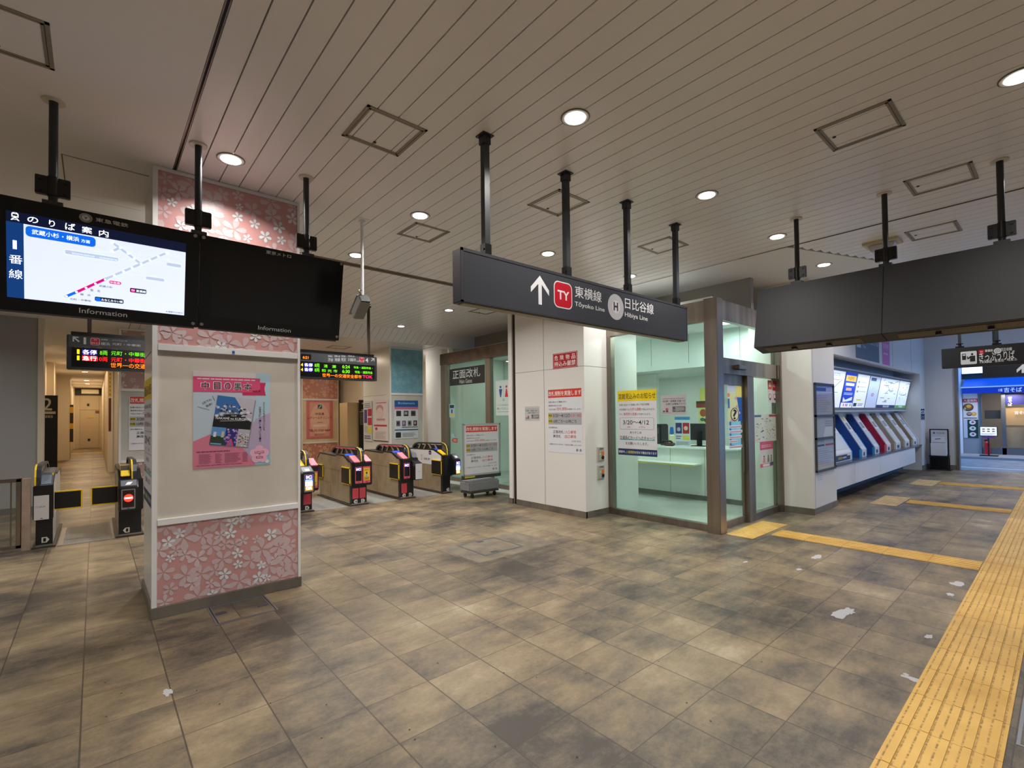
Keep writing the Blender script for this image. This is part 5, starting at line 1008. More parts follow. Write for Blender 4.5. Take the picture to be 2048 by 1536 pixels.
def left(g):
    W2 = mat((196, 198, 200), .4); P = lambda t_, x0, y0, x1, y1, c, b=.012: g.ptext(t_, 'f4', x0, y0, x1, y1, c, 3, b)
    a = g.uv('f4', 930, 210); b = g.uv('f4', 1020, 285); S = g.sub(a[0], b[1], b[0], a[1]); S.poly([(0, 0), (.85, 0), (.85, .2), (.36, .2), (1, .82), (.85, 1), (.2, .38), (.2, .95), (0, .95)], W2, 3)
    P('1', 1070, 222, 1102, 312, W2, .02); a = g.uv('f4', 1158, 228); b = g.uv('f4', 1278, 325); g.rrect(a[0], b[1], b[0], a[1], mat((226, 200, 204), .4), 2, .02); g.rrect(a[0]+.004, b[1]+.004, b[0]-.004, a[1]-.004, mat((176, 16, 40), .4), 2.5, .018); P('TY', 1200, 245, 1240, 268, W2); P('04-21', 1168, 282, 1268, 308, W2)
    P('東横線', 1292, 240, 1382, 264, W2, 0); P('みなとみらい線', 1436, 252, 1630, 278, W2, 0); P('横浜', 1290, 282, 1408, 330, W2); P('元町・中華街', 1436, 290, 1800, 345, W2)
    P('のりば', 955, 335, 1060, 358, mat((120, 120, 122), .4), 0); P('種別', 1070, 338, 1150, 362, mat((120, 120, 122), .4), 0); P('両数', 1245, 345, 1310, 370, mat((120, 120, 122), .4), 0); P('行先', 1430, 358, 1510, 384, mat((120, 120, 122), .4), 0)
    P('1', 985, 375, 1018, 435, Y_, .03); P('1', 985, 455, 1018, 515, Y_, .03); g.prect('f4', 1050, 372, 1242, 452, led((16, 30, 150), .9), 2); g.prect('f4', 1050, 454, 1242, 528, led((226, 20, 30), 1.1), 2); P('各停', 1056, 376, 1238, 448, Wd, .02); P('急行', 1056, 456, 1238, 526, Wd, .02)
    P('8両', 1278, 390, 1376, 455, G_, .01); P('10両', 1244, 470, 1376, 535, R_, .01); P('元町・中華街', 1420, 395, 1860, 475, G_, .01); P('元町・中華街', 1420, 475, 1860, 555, R_, .01); P('世界一の交通安全都市', 1415, 545, 2150, 640, O_, .015)
board('departure board with platform 1 and red express line, left of the flower pillar', -.285, 1.3, left, (-.06, 1.1))
def right(g):
    W2 = mat((196, 198, 200), .4); P = lambda t_, x0, y0, x1, y1, c, b=.012: g.ptext(t_, 'c3', x0, y0, x1, y1, c, 3, b)
    a = g.uv('c3', 838, 450); b = g.uv('c3', 880, 490); S = g.sub(a[0], b[1], b[0], a[1]); S.poly([(1, 0), (.15, 0), (.15, .2), (.64, .2), (0, .82), (.15, 1), (.8, .38), (.8, .95), (1, .95)], W2, 3)
    P('4', 772, 448, 806, 502, W2, .02); a = g.uv('c3', 700, 440); b = g.uv('c3', 758, 500); g.rrect(a[0], b[1], b[0], a[1], mat((226, 200, 204), .4), 2, .02); g.rrect(a[0]+.004, b[1]+.004, b[0]-.004, a[1]-.004, mat((176, 16, 40), .4), 2.5, .018); P('TY', 718, 448, 742, 464, W2); P('01-10', 704, 474, 754, 490, W2)
    for t_, x0, x1 in (('渋谷', 330, 392), ('池袋', 408, 472), ('所沢', 488, 540), ('川越市', 566, 660)): P(t_, x0, 447, x1, 492, W2)
    for t_, x0, x1 in (('東横線', 330, 380), ('副都心線', 408, 472), ('西武線', 490, 536), ('東武東上線', 568, 642)): P(t_, x0, 416, x1, 440, W2, 0)
    P('方面', 665, 478, 694, 496, W2, 0); g.prect('c3', 10, 398, 132, 470, mat((14, 13, 14), .3), 2); P('6:21', 32, 424, 100, 460, O_, .02)
    for y in (505, 560):
        g.prect('c3', 48, y, 152, y+50, led((20, 36, 170), .9), 2); P('各停', 52, y+3, 148, y+48, Wd, .02); P('8両', 172, y+8, 230, y+55, G_, .01)
    P('4', 10, 508, 36, 548, Y_, .02); P('4', 10, 565, 36, 605, Y_, .02); P('清　瀬', 280, 525, 425, 570, G_, .01); P('和 光 市', 255, 578, 442, 622, G_, .01); P('6:24', 498, 530, 588, 575, G_, .015); P('6:30', 498, 585, 588, 630, G_, .015); P('特急・通勤特急・', 634, 545, 858, 585, G_, .01); P('特急・通勤特急', 648, 598, 856, 640, G_, .01)
    P('世界一の交通安全都市', 262, 628, 728, 692, O_, .015); P('TOK', 740, 650, 856, 692, led((250, 30, 90)), .02)
board('departure board with platform 4 and clock, right of the flower pillar', 2.2, 4.065, right, (2.5, 3.94))
# ------------------------------------------------------------------ office: door prints, counter and what stands on it
t = thing('door_sensor', 'small steel sensor box on the beam above the office door', 'sensor', (6.95, 3.08, 2.27))
MB().box(6.86, 3.03, 2.24, 7.12, 3.10, 2.30, STEEL).build('sensor_body', t, bevel=.006); MB().box(6.88, 3.035, 2.232, 7.10, 3.095, 2.241, BLACK).build('sensor_window', t)
def doorprint():
    g = gY(3.1735); P = lambda x, y: g.uv('k2', x, y)
    a, b = P(85, 375), P(305, 838); g.base(a[0], b[1], b[0], a[1], .0008, (226, 236, 176)); S = g.sub(a[0], b[1], b[0], a[1])
    S.rect(0, 0, .5, .25, (206, 224, 236), 1); S.rect(.45, .02, .8, .36, (240, 232, 120), 2); S.poly([(.5, .38), (.95, .38), (.9, .55), (1, .8), (.9, 1), (.55, 1), (.6, .7)], (34, 100, 190), 3); S.poly([(0, .42), (.1, .42), (.1, .66), (0, .66)], (60, 120, 196), 3); S.disc(.05, .33, .07, .05, (226, 150, 110), 3)
    for x, y in ((.45, .4), (.95, .47), (.5, .62), (.62, .78), (.2, .95), (.9, .93)):
        for k in range(5): q = math.radians(72*k+18); S.disc(x+.035*math.cos(q), y+.02*math.sin(q), .03, .017, (232, 170, 200), 4+k*.02)
    S.disc(.36, .82, .22, .17, (34, 34, 40), 5); S.disc(.36, .82, .19, .15, (244, 240, 190), 6); S.text('?', .25, .69, .47, .95, (24, 24, 28), 7, .02)
    return tag(g.build('door_poster'), 'blue and yellow poster with a big question mark on the glass door', 'poster')
doorprint()
g = MB()
for k, (z0, wd) in enumerate(((1.42, .40), (1.35, .42), (1.27, .40), (1.21, .26), (1.13, .42))):
    g.box(6.79, 3.158, z0-.02, 6.79+wd, 3.162, z0+.02, mat((232, 234, 238), .5)); g.box(6.81, 3.1565, z0-.006, 6.77+wd, 3.158, z0+.006, mat((206, 150, 160), .5))
tag(g.build('door_lettering'), 'lines of white outlined lettering on the glass door below the poster', 'lettering')
g = gY(3.1598)
def four(S):
    S.rect(0, 0, 1, 1, (206, 214, 208), 1); S.rect(0, 0, .47, .4, (206, 84, 40), 2); S.rect(.53, 0, 1, .45, (186, 24, 40), 2); S.disc(.24, .2, .12, .1, (226, 216, 210), 3); S.text('禁煙', .6, .15, .92, .3, (240, 220, 220), 3); S.rect(0, .42, .47, .48, (226, 226, 226), 2); S.rect(0, .5, .47, 1, (226, 226, 228), 2); S.rect(.53, .5, 1, 1, (224, 220, 226), 2)
    for x in (.24, .77): S.disc(x, .72, .17, .13, (196, 60, 80), 3); S.disc(x, .72, .13, .10, (224, 224, 226), 4); S.disc(x, .84, .08, .05, (70, 70, 76), 5)
a, b = g.uv('k3', 352, 258), g.uv('k3', 468, 548); paper('sticker', 'block of four red and white stickers at the top of the fixed door side pane', 'sticker', g, a[0], b[1], b[0], a[1], four, .0006)
def mapnote(S):
    S.rect(0, 0, 1, 1, (206, 216, 206), 1); S.rect(0, .03, .3, .1, (70, 96, 130), 2); S.rect(.66, .02, 1, .1, (176, 60, 84), 2); R = random.Random(9)
    for k in range(60): x, y = R.uniform(.03, .93), R.uniform(.14, .92); S.rect(x, y, x+R.uniform(.02, .09), y+R.uniform(.01, .04), R.choice([(200, 206, 80), (90, 100, 96), (224, 190, 130), (60, 66, 70), (226, 228, 224), (190, 80, 90), (90, 120, 170)]), 2+k*.01)
g = gY(3.1598); a, b = g.uv('k3', 183, 695), g.uv('k3', 465, 1030); paper('poster', 'busy pale map poster on the pane beside the office door', 'poster', g, a[0], b[1], b[0], a[1], mapnote, .0006)
def pinknote(S):
    S.rect(0, 0, 1, 1, (210, 210, 208), 1); S.rect(0, 0, 1, .32, (206, 84, 116), 2); S.bars(.1, .12, .9, .24, 2, (232, 196, 206), 3, .5, .2); S.rect(0, .86, 1, 1, (206, 96, 120), 2); S.rect(.2, .88, .72, .98, (232, 226, 228), 3); S.rect(.76, .84, 1, .96, (60, 80, 140), 4)
    for x, c in ((.3, (220, 140, 120)), (.62, (110, 140, 130)), (.85, (150, 150, 120))): S.disc(x, .58, .05, .03, (90, 66, 60), 3); S.poly([(x-.08, .82), (x-.05, .62), (x+.05, .62), (x+.08, .82)], c, 3)
g = gY(3.1598); a, b = g.uv('k3', 252, 1050), g.uv('k3', 425, 1350); paper('poster', 'pink headed poster low on the pane beside the office door', 'poster', g, a[0], b[1], b[0], a[1], pinknote, .0006)
# counter
t = thing('service_counter', 'long white service counter with yellow edged shelf behind the office window', 'counter', (8.7, 5.0, 0))
CW = mat((232, 238, 234), .35); MB().box(8.47, 3.75, .1, 9.2, 6.6, .95, CW).build('counter_body', t); MB().box(8.5, 3.75, 0, 9.2, 6.6, .1, mat((128, 130, 126), .5)).build('kick_plate', t); MB().box(8.40, 3.75, .95, 9.25, 6.6, .985, CW).build('counter_top', t, bevel=.005)
MB().box(8.12, 4.45, .665, 8.47, 6.3, .69, CW).box(8.10, 4.43, .66, 8.12, 6.3, .695, mat((206, 196, 110), .5)).build('bag_shelf', t, bevel=.003); m = MB(); m.box(8.4685, 5.1, .1, 8.471, 5.105, .95, GROUT).box(8.4685, 4.4, .1, 8.471, 4.405, .95, GROUT); m.build('panel_joint', t)
def at_counter(crop, x, y, xx): d = ray(crop, x, y); q = CAMP+d*(xx/d.x); return q
q = at_counter('g5', 1135, 930, 8.75)
t = thing('computer_monitor', 'dark monitor seen from behind on the office counter', 'monitor', (8.8, 4.5, .985)); yy = q.y
MB().box(8.78, yy-.27, 1.10, 8.82, yy+.27, 1.42, DARK).build('screen_back', t, bevel=.008); MB().box(8.76, yy-.05, 1.0, 8.79, yy+.05, 1.28, BLACK).box(8.7, yy-.14, .986, 8.9, yy+.14, 1.0, BLACK).build('monitor_stand', t, bevel=.004)
q = at_counter('g5', 745, 1000, 8.7); t = thing('telephone', 'black corded telephone on the office counter beside the window notice', 'telephone', (8.7, q.y, .985))
MB().box(8.6, q.y-.14, .986, 8.82, q.y+.12, 1.03, mat((50, 60, 70), .4)).build('phone_base', t, bevel=.008); m = MB(); pp = [(8.62, q.y+.1, 1.03), (8.62, q.y+.05, 1.08), (8.62, q.y-.1, 1.07), (8.62, q.y-.14, 1.04)]
for a, b in zip(pp, pp[1:]): m.cyl(a, b, .02, BLACK, 10)
m.build('handset', t, smooth=True)
q = at_counter('g5', 790, 870, 9.0); t = thing('spray_bottle', 'white bottle with blue cap on the office counter', 'bottle', (9.0, q.y, .985))
MB().cyl((9.0, q.y, .986), (9.0, q.y, 1.16), .06, mat((226, 226, 190), .4), 20).cyl((9.0, q.y, 1.16), (9.0, q.y, 1.2), .06, mat((226, 226, 190), .4), 20, .03).build('bottle_body', t, smooth=True); MB().cyl((9.0, q.y, 1.2), (9.0, q.y, 1.34), .045, mat((30, 110, 196), .4), 16, .03).build('blue_cap', t, smooth=True)
q = at_counter('g5', 640, 870, 9.0); t = thing('card_printer', 'tall dark grey device behind the right edge of the crowding notice', 'device', (9.0, q.y, .985)); MB().box(8.9, q.y-.08, .986, 9.2, q.y+.10, 1.4, mat((44, 46, 50), .4)).build('device_body', t, bevel=.02); MB().box(8.895, q.y-.04, 1.2, 8.9, q.y+.05, 1.32, mat((80, 84, 90), .3)).build('device_panel', t)
q = at_counter('g5', 870, 1068, 8.6); q.y += .14; t = thing('stapler', 'small black and red stapler at the front edge of the office counter', 'stapler', (8.5, q.y, .985)); MB().box(8.48, q.y-.09, .986, 8.52, q.y+.08, .998, BLACK).build('stapler_base', t); MB().box(8.483, q.y-.085, 1.0, 8.517, q.y+.08, 1.02, mat((150, 40, 40), .4)).build('stapler_arm', t, bevel=.005)
def ads(S):
    S.rect(0, 0, 1, 1, (206, 216, 226), 1); S.rect(0, 0, 1, .1, (60, 130, 196), 2); S.rect(.05, .2, .47, .56, (50, 54, 110), 2); S.rect(.52, .2, .95, .56, (170, 40, 56), 2); S.disc(.26, .42, .12, .07, (176, 176, 196), 3); S.disc(.73, .38, .13, .07, (216, 196, 176), 3); S.rect(.52, .62, .95, .77, (216, 206, 90), 2); S.bars(.06, .62, .46, .76, 2, (120, 80, 110), 2, .5, .3); S.bars(.06, .82, .95, .95, 3, (130, 130, 140), 2, .5, .1)
t = thing('leaflet_display', 'upright blue topped leaflet display standing on the office counter', 'display', (8.46, 5.0, .985)); g = gX(8.46); a, b = g.uv('g5', 830, 728), g.uv('g5', 1030, 1050); g.base(a[0], .986, b[0], a[1], .006, (210, 220, 226)); ads(g.sub(a[0], .986, b[0], a[1])); g.build('leaflet_sheet', t); MB().box(8.455, -b[0], .985, 8.56, -a[0], .995, GLASSC).build('display_foot', t)
g = gX(11.195); a, b = g.uv('g5', 1150, 360), g.uv('g5', 1330, 520); g.base(a[0], b[1], b[0], a[1], .004, (240, 236, 120)); tag(g.build('wall_panel'), 'yellow wall panel deep in the office above the brown sign', 'panel')
g = gX(11.19); a, b = g.uv('g5', 1105, 528), g.uv('g5', 1330, 605); g.base(a[0], b[1], b[0], a[1], .01, (70, 58, 44)); g.rect(a[0], b[1], b[0], b[1]+.1, (150, 60, 50), 1); g.text('中目黒', a[0]+.5, b[1]+.2, a[0]+1.0, a[1]-.08, (220, 214, 200), 2); tag(g.build('wall_sign'), 'dark brown sign on the office back wall', 'sign')
g = gX(11.195); a, b = g.uv('g5', 1135, 612), g.uv('g5', 1330, 800); g.base(a[0], b[1], b[0], a[1], .004, (226, 232, 130)); S = g.sub(a[0], b[1], b[0], a[1]); S.disc(.3, .35, .22, .26, (186, 96, 50), 1); S.disc(.25, .8, .16, .12, (60, 120, 130), 1); S.disc(.5, .85, .14, .14, (60, 60, 56), 2); tag(g.build('wall_poster'), 'yellow poster with orange blob on the office back wall', 'poster')
# blue vending cabinet and grey cabinet seen through the door
t = thing('office_cabinet', 'blue cabinet inside the office seen through the glass door', 'cabinet', (9.0, 4.3, 0))
MB().box(9.26, 3.66, 0, 9.55, 4.3, 1.6, mat((20, 96, 190), .35)).build('cabinet_body', t, bevel=.01); MB().box(9.25, 3.7, 1.0, 9.262, 4.26, 1.5, mat((150, 190, 230), .3)).box(9.25, 3.7, .6, 9.262, 4.26, .9, mat((10, 60, 130), .3)).build('cabinet_window', t)
for k, (x, y) in enumerate(((7.4, 4.2), (7.4, 6.3), (8.3, 3.9), (7.6, 8.3))):
    l = ('rectangular office lamp seen left behind the sign end', 'rectangular office lamp deepest behind the office window', 'office lamp seen through the transom above the door', 'office lamp behind the glass front near the gates')[k]
    t = thing('office_lamp', l, 'light', (x, y, 3.19), 'flat lamps in the office ceiling'); MB().box(x-.14, y-.14, 3.182, x+.14, y+.14, 3.19, WHITE).build('lamp_frame', t); MB().cyl((x, y, 3.176), (x, y, 3.182), .11, mat((240, 255, 250), .5, 0, 5), 24).build('lamp_lens', t)
# ------------------------------------------------------------------ ticket machines
m = MB(); m.box(9.665, 2.64, .665, 16.995, 3.215, .70, mat((120, 124, 132), .2, .7)); tag(m.build('ticket_ledge', bevel=.004), 'long shiny steel ledge carrying the row of ticket machines', 'ledge')
for k, (a, b) in enumerate(((9.662, 10.785), (10.795, 12.64), (12.65, 14.47), (14.48, 16.2))):
    l = ('nearest', 'second', 'third', 'farthest')[k]+' white cabinet panel under the ticket ledge'
    m = MB(); m.box(a, 2.66, .27, b, 3.05, .664, mat((226, 227, 232), .3)); tag(m.build('ledge_cabinet', bevel=.003), l, 'cabinet', 'white cabinets under the ticket ledge')
m = MB(); m.box(9.66, 3.06, 0, 17.0, 3.22, .664, mat((70, 78, 92), .6)); struct(m, 'baseboard_ticket')
prof = [(2.72, .702), (2.72, .856), (3.12, 1.57), (3.2, 1.57), (3.2, .702)]
MW = mat((224, 226, 232), .3)
def inset(d): return [(2.72+d, .702), (2.72+d, .85), (3.12+d*.4, 1.55), (3.2, 1.55), (3.2, .702)]
TM = [(9.70, 10.86, None, (60, 150, 210), 'nearest white ticket machine with a dark lower sign, beside the notice frame'), (11.53, 11.86, (10, 66, 150), (60, 150, 210), 'ticket machine with a blue side, nearest of the two blue ones'), (12.5, 12.87, (10, 66, 150), (60, 150, 210), 'ticket machine with a blue side, next to the red one'),
  (13.52, 13.9, (170, 14, 62), (230, 120, 150), 'ticket machine with a crimson side'), (14.43, 14.86, (176, 168, 146), (210, 210, 206), 'beige sided ticket machine right after the crimson one'), (15.43, 15.86, (176, 166, 144), (210, 210, 206), 'middle of the three beige sided ticket machines'), (16.39, 16.78, (160, 140, 112), (210, 210, 206), 'farthest beige sided ticket machine')]
for k, (a, b, side, edge, l) in enumerate(TM):
    t = thing('ticket_machine', l, 'ticket machine', ((a+b)/2, 2.95, .7), 'ticket machines on the steel ledge')
    MB().prism(prof, 0, a+.045, b, MW).build('machine_body', t, bevel=.006)
    MB().prism([(2.735, .702), (2.735, .86), (3.12, 1.55), (3.2, 1.55), (3.2, .702)], 0, a, a+.044, mat(side, .4) if side else MW).build('side_panel', t)
    em = mat(edge, .4)
    MB().prism([(2.722, .702), (2.722, .858), (2.76, .858), (2.76, .702)], 0, a-.002, a+.046, em).build('edge_trim', t); MB().prism([(2.722, .702), (2.722, .858), (2.90, 1.18), (2.9, 1.14), (2.76, .87), (2.76, .702)], 0, b, b+.05, em).build('edge_trim', t)
    m = MB(); sl = lambda f_, o: (2.72+.40*f_-.005-o, .856+.714*f_)
    def plate(x0, x1, f0, f1, mm, o=0):
        p0, p1 = sl(f0, o), sl(f1, o); m.hexa([(x0, p0[0], p0[1]), (x1, p0[0], p0[1]), (x1, p1[0], p1[1]), (x0, p1[0], p1[1])], [(x0, p0[0]+.006, p0[1]), (x1, p0[0]+.006, p0[1]), (x1, p1[0]+.006, p1[1]), (x0, p1[0]+.006, p1[1])], mm)
    plate(a+.08, b-.06, .1, .5, mat((214, 219, 226), .25)); plate(a+.1, b-.1, .56, .74, mat((150, 160, 172), .2)); plate(a+.12, b-.14, .80, .94, mat((240, 200, 80) if k == 1 else (206, 210, 218), .3))
    m.build('control_panel', t)
    m = MB(); m.box(a+.12, 2.714, .86-.13, b-.12, 2.72, .86-.06, mat((60, 70, 90), .3) if k else NB); m.build('tray_slot', t)
    if k == 0: g = gY(2.713); g.rect(9.76, .73, 10.55, .83, mat((30, 50, 90), .35), 1); g.text('定期券', 10.0, .755, 10.25, .805, (236, 206, 60), 2); g.bars(10.28, .76, 10.5, .8, 1, (190, 196, 210), 2, .7, 0); g.build('lower_sign', t)
t = thing('end_panel', 'thin white sloping end panel after the farthest ticket machine', 'panel', (16.95, 2.95, .7)); MB().prism(prof, 0, 16.93, 16.97, MW).build('panel_body', t, bevel=.004); MB().prism([(2.71, .702), (2.71, .86), (3.12, 1.59), (3.14, 1.575), (2.735, .85), (2.735, .702)], 0, 16.92, 16.98, mat((236, 238, 240), .3)).build('panel_edge', t)
# fare boards
t = thing('fare_board', 'row of lit fare maps and notices leaning out above the ticket machines', 'fare board', (13.3, 2.9, 2.05))
vv2 = Vector((0, -.134, .70)).normalized(); B0 = Vector((0, 2.97, 1.70))
def sl2(x0, x1, h0, h1, d0, d1, m, M_):
    n2 = Vector((1, 0, 0)).cross(vv2); q = lambda x, h, d: tuple(Vector((x, 0, 0))+B0+vv2*h-n2*d)
    M_.hexa([q(x0, h0, d0), q(x1, h0, d0), q(x1, h1, d0), q(x0, h1, d0)], [q(x0, h0, d1), q(x1, h0, d1), q(x1, h1, d1), q(x0, h1, d1)], m)
m = MB(); sl2(9.68, 16.98, -.06, .75, .004, .10, mat((140, 144, 152), .35, .4), m); m.build('board_housing', t)
XS = [9.70, 10.99, 11.75, 13.62, 15.5, 16.93]; g = Gfx(B0, XP, vv2, .0015); Pg = lambda x, y: g.uv('d4', x, y)
xs2 = [9.70, Pg(145, 1180)[0], Pg(330, 1180)[0], Pg(525, 1180)[0], Pg(695, 1185)[0], Pg(990, 1180)[0], 16.90]
EB = lambda c, e=.95: mat(c, .4, 0, e*.55 if e > .5 else e*.3)
R = random.Random(11)
for k in range(6):
    a, b = xs2[k]+.03, xs2[k+1]-.03; S = g.sub(a, .0, b, .705)
    if k == 1:
        S.rect(0, 0, 1, 1, EB((20, 70, 210), .8), 1); S.rect(.05, .08, .95, .24, EB((250, 196, 60)), 2); S.text('PASMO', .2, .11, .8, .21, EB((120, 90, 40), .3), 3); S.bars(.12, .28, .88, .38, 1, EB((236, 240, 255)), 2, .8, 0); S.bars(.2, .42, .7, .52, 1, EB((236, 180, 140)), 2, .8, 0); S.bars(.1, .56, .9, .64, 2, EB((200, 210, 250)), 2, .5, .1); S.poly([(.1, .84), (.1, .7), (.3, .78), (.9, .68), (.9, .78), (.5, .82)], EB((230, 236, 250)), 2); S.rect(0, .86, 1, 1, EB((240, 244, 255)), 2)
        for x in (.2, .4, .52, .8): S.rect(x, .89, x+.07, .96, EB((200, 60, 70) if x < .5 else (60, 90, 190), .6), 3)
    elif k in (4, 5):
        S.rect(0, 0, 1, 1, EB((226, 238, 250), .9), 1); S.rect(0, .90, 1, 1, EB((40, 70, 130), .4) if k == 4 else EB((90, 170, 90), .6), 2); S.text('東急線 運賃' if k == 4 else '路線図', .34, .915, .66, .985, EB((220, 230, 245)), 3)
        for j in range(22):
            x, y = R.uniform(.05, .8), R.uniform(.05, .8); aa = R.choice([0, 0, .8, -.8, 1.57]); ln = R.uniform(.08, .3); S.line(x, y, min(.96, x+ln*math.cos(aa)), min(.87, max(.03, y+ln*math.sin(aa))), .011, EB((70, 90, 116), .1), 2+j*.03)
    else:
        S.rect(0, 0, 1, 1, EB((232, 240, 255) if k != 3 else (196, 212, 244), .95 if k != 3 else .75), 1)
        if k == 0: S.bars(.1, .05, .9, .15, 2, EB((190, 200, 220), .5), 2, .4); S.line(.05, .24, .8, .24, .01, EB((100, 140, 190), .4), 2); S.line(.6, .45, .9, .22, .012, EB((70, 80, 100), .3), 2); S.line(.05, .58, .8, .58, .01, EB((140, 170, 200), .4), 2); S.bars(.1, .7, .7, .78, 1, EB((150, 160, 180), .4), 2)
        if k == 2:
            for j in range(3): S.rect(.1, .2+.14*j, .24, .26+.14*j, EB((170, 180, 206), .4), 2); S.bars(.3, .2+.14*j, .9, .25+.14*j, 1, EB((200, 206, 220), .5), 2, .5)
            S.rect(.2, .74, .6, .78, EB((230, 220, 60), .7), 2); S.rect(.05, .86, .3, .96, EB((40, 70, 90), .3), 2); S.bars(.4, .86, .9, .95, 2, EB((150, 160, 170), .4), 2)
        if k == 3: S.rect(.1, .04, .6, .14, EB((70, 90, 130), .4), 2); S.disc(.5, .58, .12, .05, EB((180, 70, 90), .5), 2); S.disc(.5, .58, .08, .03, EB((196, 212, 244), .7), 3); S.rect(.45, .35, .55, .39, EB((206, 200, 120), .6), 2)
g.build('lit_sheets', t)
m = MB(); sl2(9.68, 16.98, -.085, -.06, -.02, .11, mat((206, 208, 212), .3), m); sl2(9.68, 16.98, .75, .77, -.02, .11, mat((190, 192, 198), .3), m); m.build('board_rail', t)
light('fare_glow', (13.3, 2.72, 2.2), 8, 7, (.72, .85, 1), (math.radians(62), 0, 0), 'RECTANGLE', 160, .3)
g = gY(2.649); g.base(11.0, 2.65, 12.73, 3.35, .002, (86, 104, 124)); g.rect(11.06, 2.86, 11.35, 3.35, (190, 200, 210), 1); g.rect(11.18, 2.96, 11.24, 3.3, (80, 92, 110), 2); g.text('東横線きっぷうりば', 11.42, 2.98, 12.68, 3.14, (214, 220, 228), 2, .01); g.text('Tickets', 11.45, 2.88, 11.72, 2.95, (196, 204, 212), 2); tag(g.build('ticket_wall_sign'), 'grey blue ticket sign panel on the wall above the fare boards', 'sign')
g = gY(2.649); g.base(13.0, 2.645, 13.66, 3.35, .002, (196, 110, 180)); g.text('定期券', 13.08, 3.0, 13.58, 3.12, (226, 190, 220), 1); g.bars(13.12, 2.86, 13.5, 2.92, 1, (226, 190, 220), 1, .6, 0); tag(g.build('pass_wall_sign'), 'pink panel on the wall right of the grey blue ticket sign', 'sign')
g = gX(16.999); a, b = g.uv('d4', 1395, 1212), g.uv('d4', 1455, 1380); g.base(a[0], b[1], b[0], a[1], .002, (20, 60, 120)); g.disc((a[0]+b[0])/2, a[1]-.09, .05, .05, (214, 220, 230), 1); g.disc((a[0]+b[0])/2, a[1]-.09, .032, .032, (20, 60, 120), 2); g.line((a[0]+b[0])/2-.03, a[1]-.06, (a[0]+b[0])/2+.03, a[1]-.12, .012, (214, 220, 230), 3); g.vtext('禁煙', (a[0]+b[0])/2, a[1]-.18, .07, (150, 170, 200), 1); tag(g.build('no_smoking_sign'), 'narrow dark blue sign on the end wall of the ticket machine niche', 'sign')
# brochure stand
t = thing('brochure_stand', 'black brochure stand with white leaflets against the wall by the exit', 'stand', (17.5, 2.38, 0))
MB().box(17.52, 2.16, .0, 17.56, 2.56, 1.11, BLACK).build('back_board', t); g = gX(17.519); S = g.sub(-2.53, .42, -2.19, 1.08); S.rect(0, 0, 1, 1, (196, 200, 206), 1); S.disc(.2, .12, .07, .035, (70, 80, 100), 2); S.text('伝言板', .35, .08, .85, .16, (70, 76, 90), 2); S.rect(.05, .28, .85, .5, (214, 216, 220), 2); S.line(.25, .38, .6, .36, .02, (60, 66, 76), 3); S.rect(.0, .42, 1, .64, (206, 208, 212), 3); S.bars(.1, .5, .9, .58, 2, (60, 66, 80), 4, .5); g.build('leaflets', t)
MB().box(17.36, 2.2, .39, 17.51, 2.52, .72, mat((214, 216, 220), .4)).build('leaflet_box', t, bevel=.004)
m = MB(); m.box(17.3, 2.14, .35, 17.56, 2.55, .39, BLACK)
for x in (17.31, 17.53):
    for y in (2.15, 2.51): m.box(x, y, 0, x+.03, y+.03, .35, BLACK)
m.build('low_table', t); MB().box(17.25, 2.1, 0, 17.6, 2.6, .012, DARK).build('base_mat', t)
# ------------------------------------------------------------------ street and noodle shop
SHW = mat((150, 154, 160), .5); WOOD = mottled('shop_wood', (136, 114, 84), (156, 132, 100), 4, .5, 0, (1, 1, .2))
f = MB(); f.box(24.0, -7, 3.3, 24.3, 6, 9, mat((120, 130, 144), .6)); f.box(24.0, 2.56, .05, 24.3, 6, 3.3, mat((150, 160, 172), .6)); f.box(24.0, 1.99, 2.74, 24.3, 2.56, 3.3, mat((26, 34, 46), .4)); f.box(24.0, -7, 2.74, 24.3, 1.99, 3.3, mat((26, 34, 46), .4)); f.box(24.0, 2.07, .05, 24.3, 2.56, 2.74, SHW); f.box(24.0, -7, 2.2, 24.3, 2.07, 2.74, SHW)
struct(f, 'wall_shop_front'); f = MB(); f.box(26.6, -7, .05, 26.7, 3, 3, mat((168, 160, 148), .4)); f.box(24.3, -7, 2.9, 26.7, 3, 3.0, mat((220, 200, 170), .5)); f.box(24.3, 2.4, .05, 26.6, 2.5, 2.9, mat((200, 180, 150), .5)); f.box(24.3, -7, .0, 26.7, 3, .05, mat((110, 90, 70), .5)); struct(f, 'wall_shop_inside')
f = MB()
for y0, y1 in ((1.455, 1.56), (2.055, 2.075), (-.9, -.8)): f.box(23.95, y0, .05, 24.1, y1, 2.2, mat((120, 124, 132), .3, .6))
f.box(23.95, -3, .05, 24.1, 2.07, .28, mat((120, 124, 132), .3, .6)); f.box(24.02, .2, .3, 24.08, 1.455, 1.0, WOOD); f.box(24.02, .2, 1.08, 24.08, 1.455, 1.68, mat((176, 140, 92), .5)); f.box(24.2, 1.6, 1.3, 24.25, 2.0, 1.6, mat((60, 52, 44), .5))
W4 = struct(f, 'window_4'); m = MB(); m.box(24.1, -3, .28, 24.11, 2.06, 2.2, GLASSC); struct(m, 'pane', W4)
t = thing('shop_awning', 'bright blue shop awning with white noodle lettering across the street', 'awning', (23.6, .5, 2.4)); AB = mat((24, 104, 216), .5)
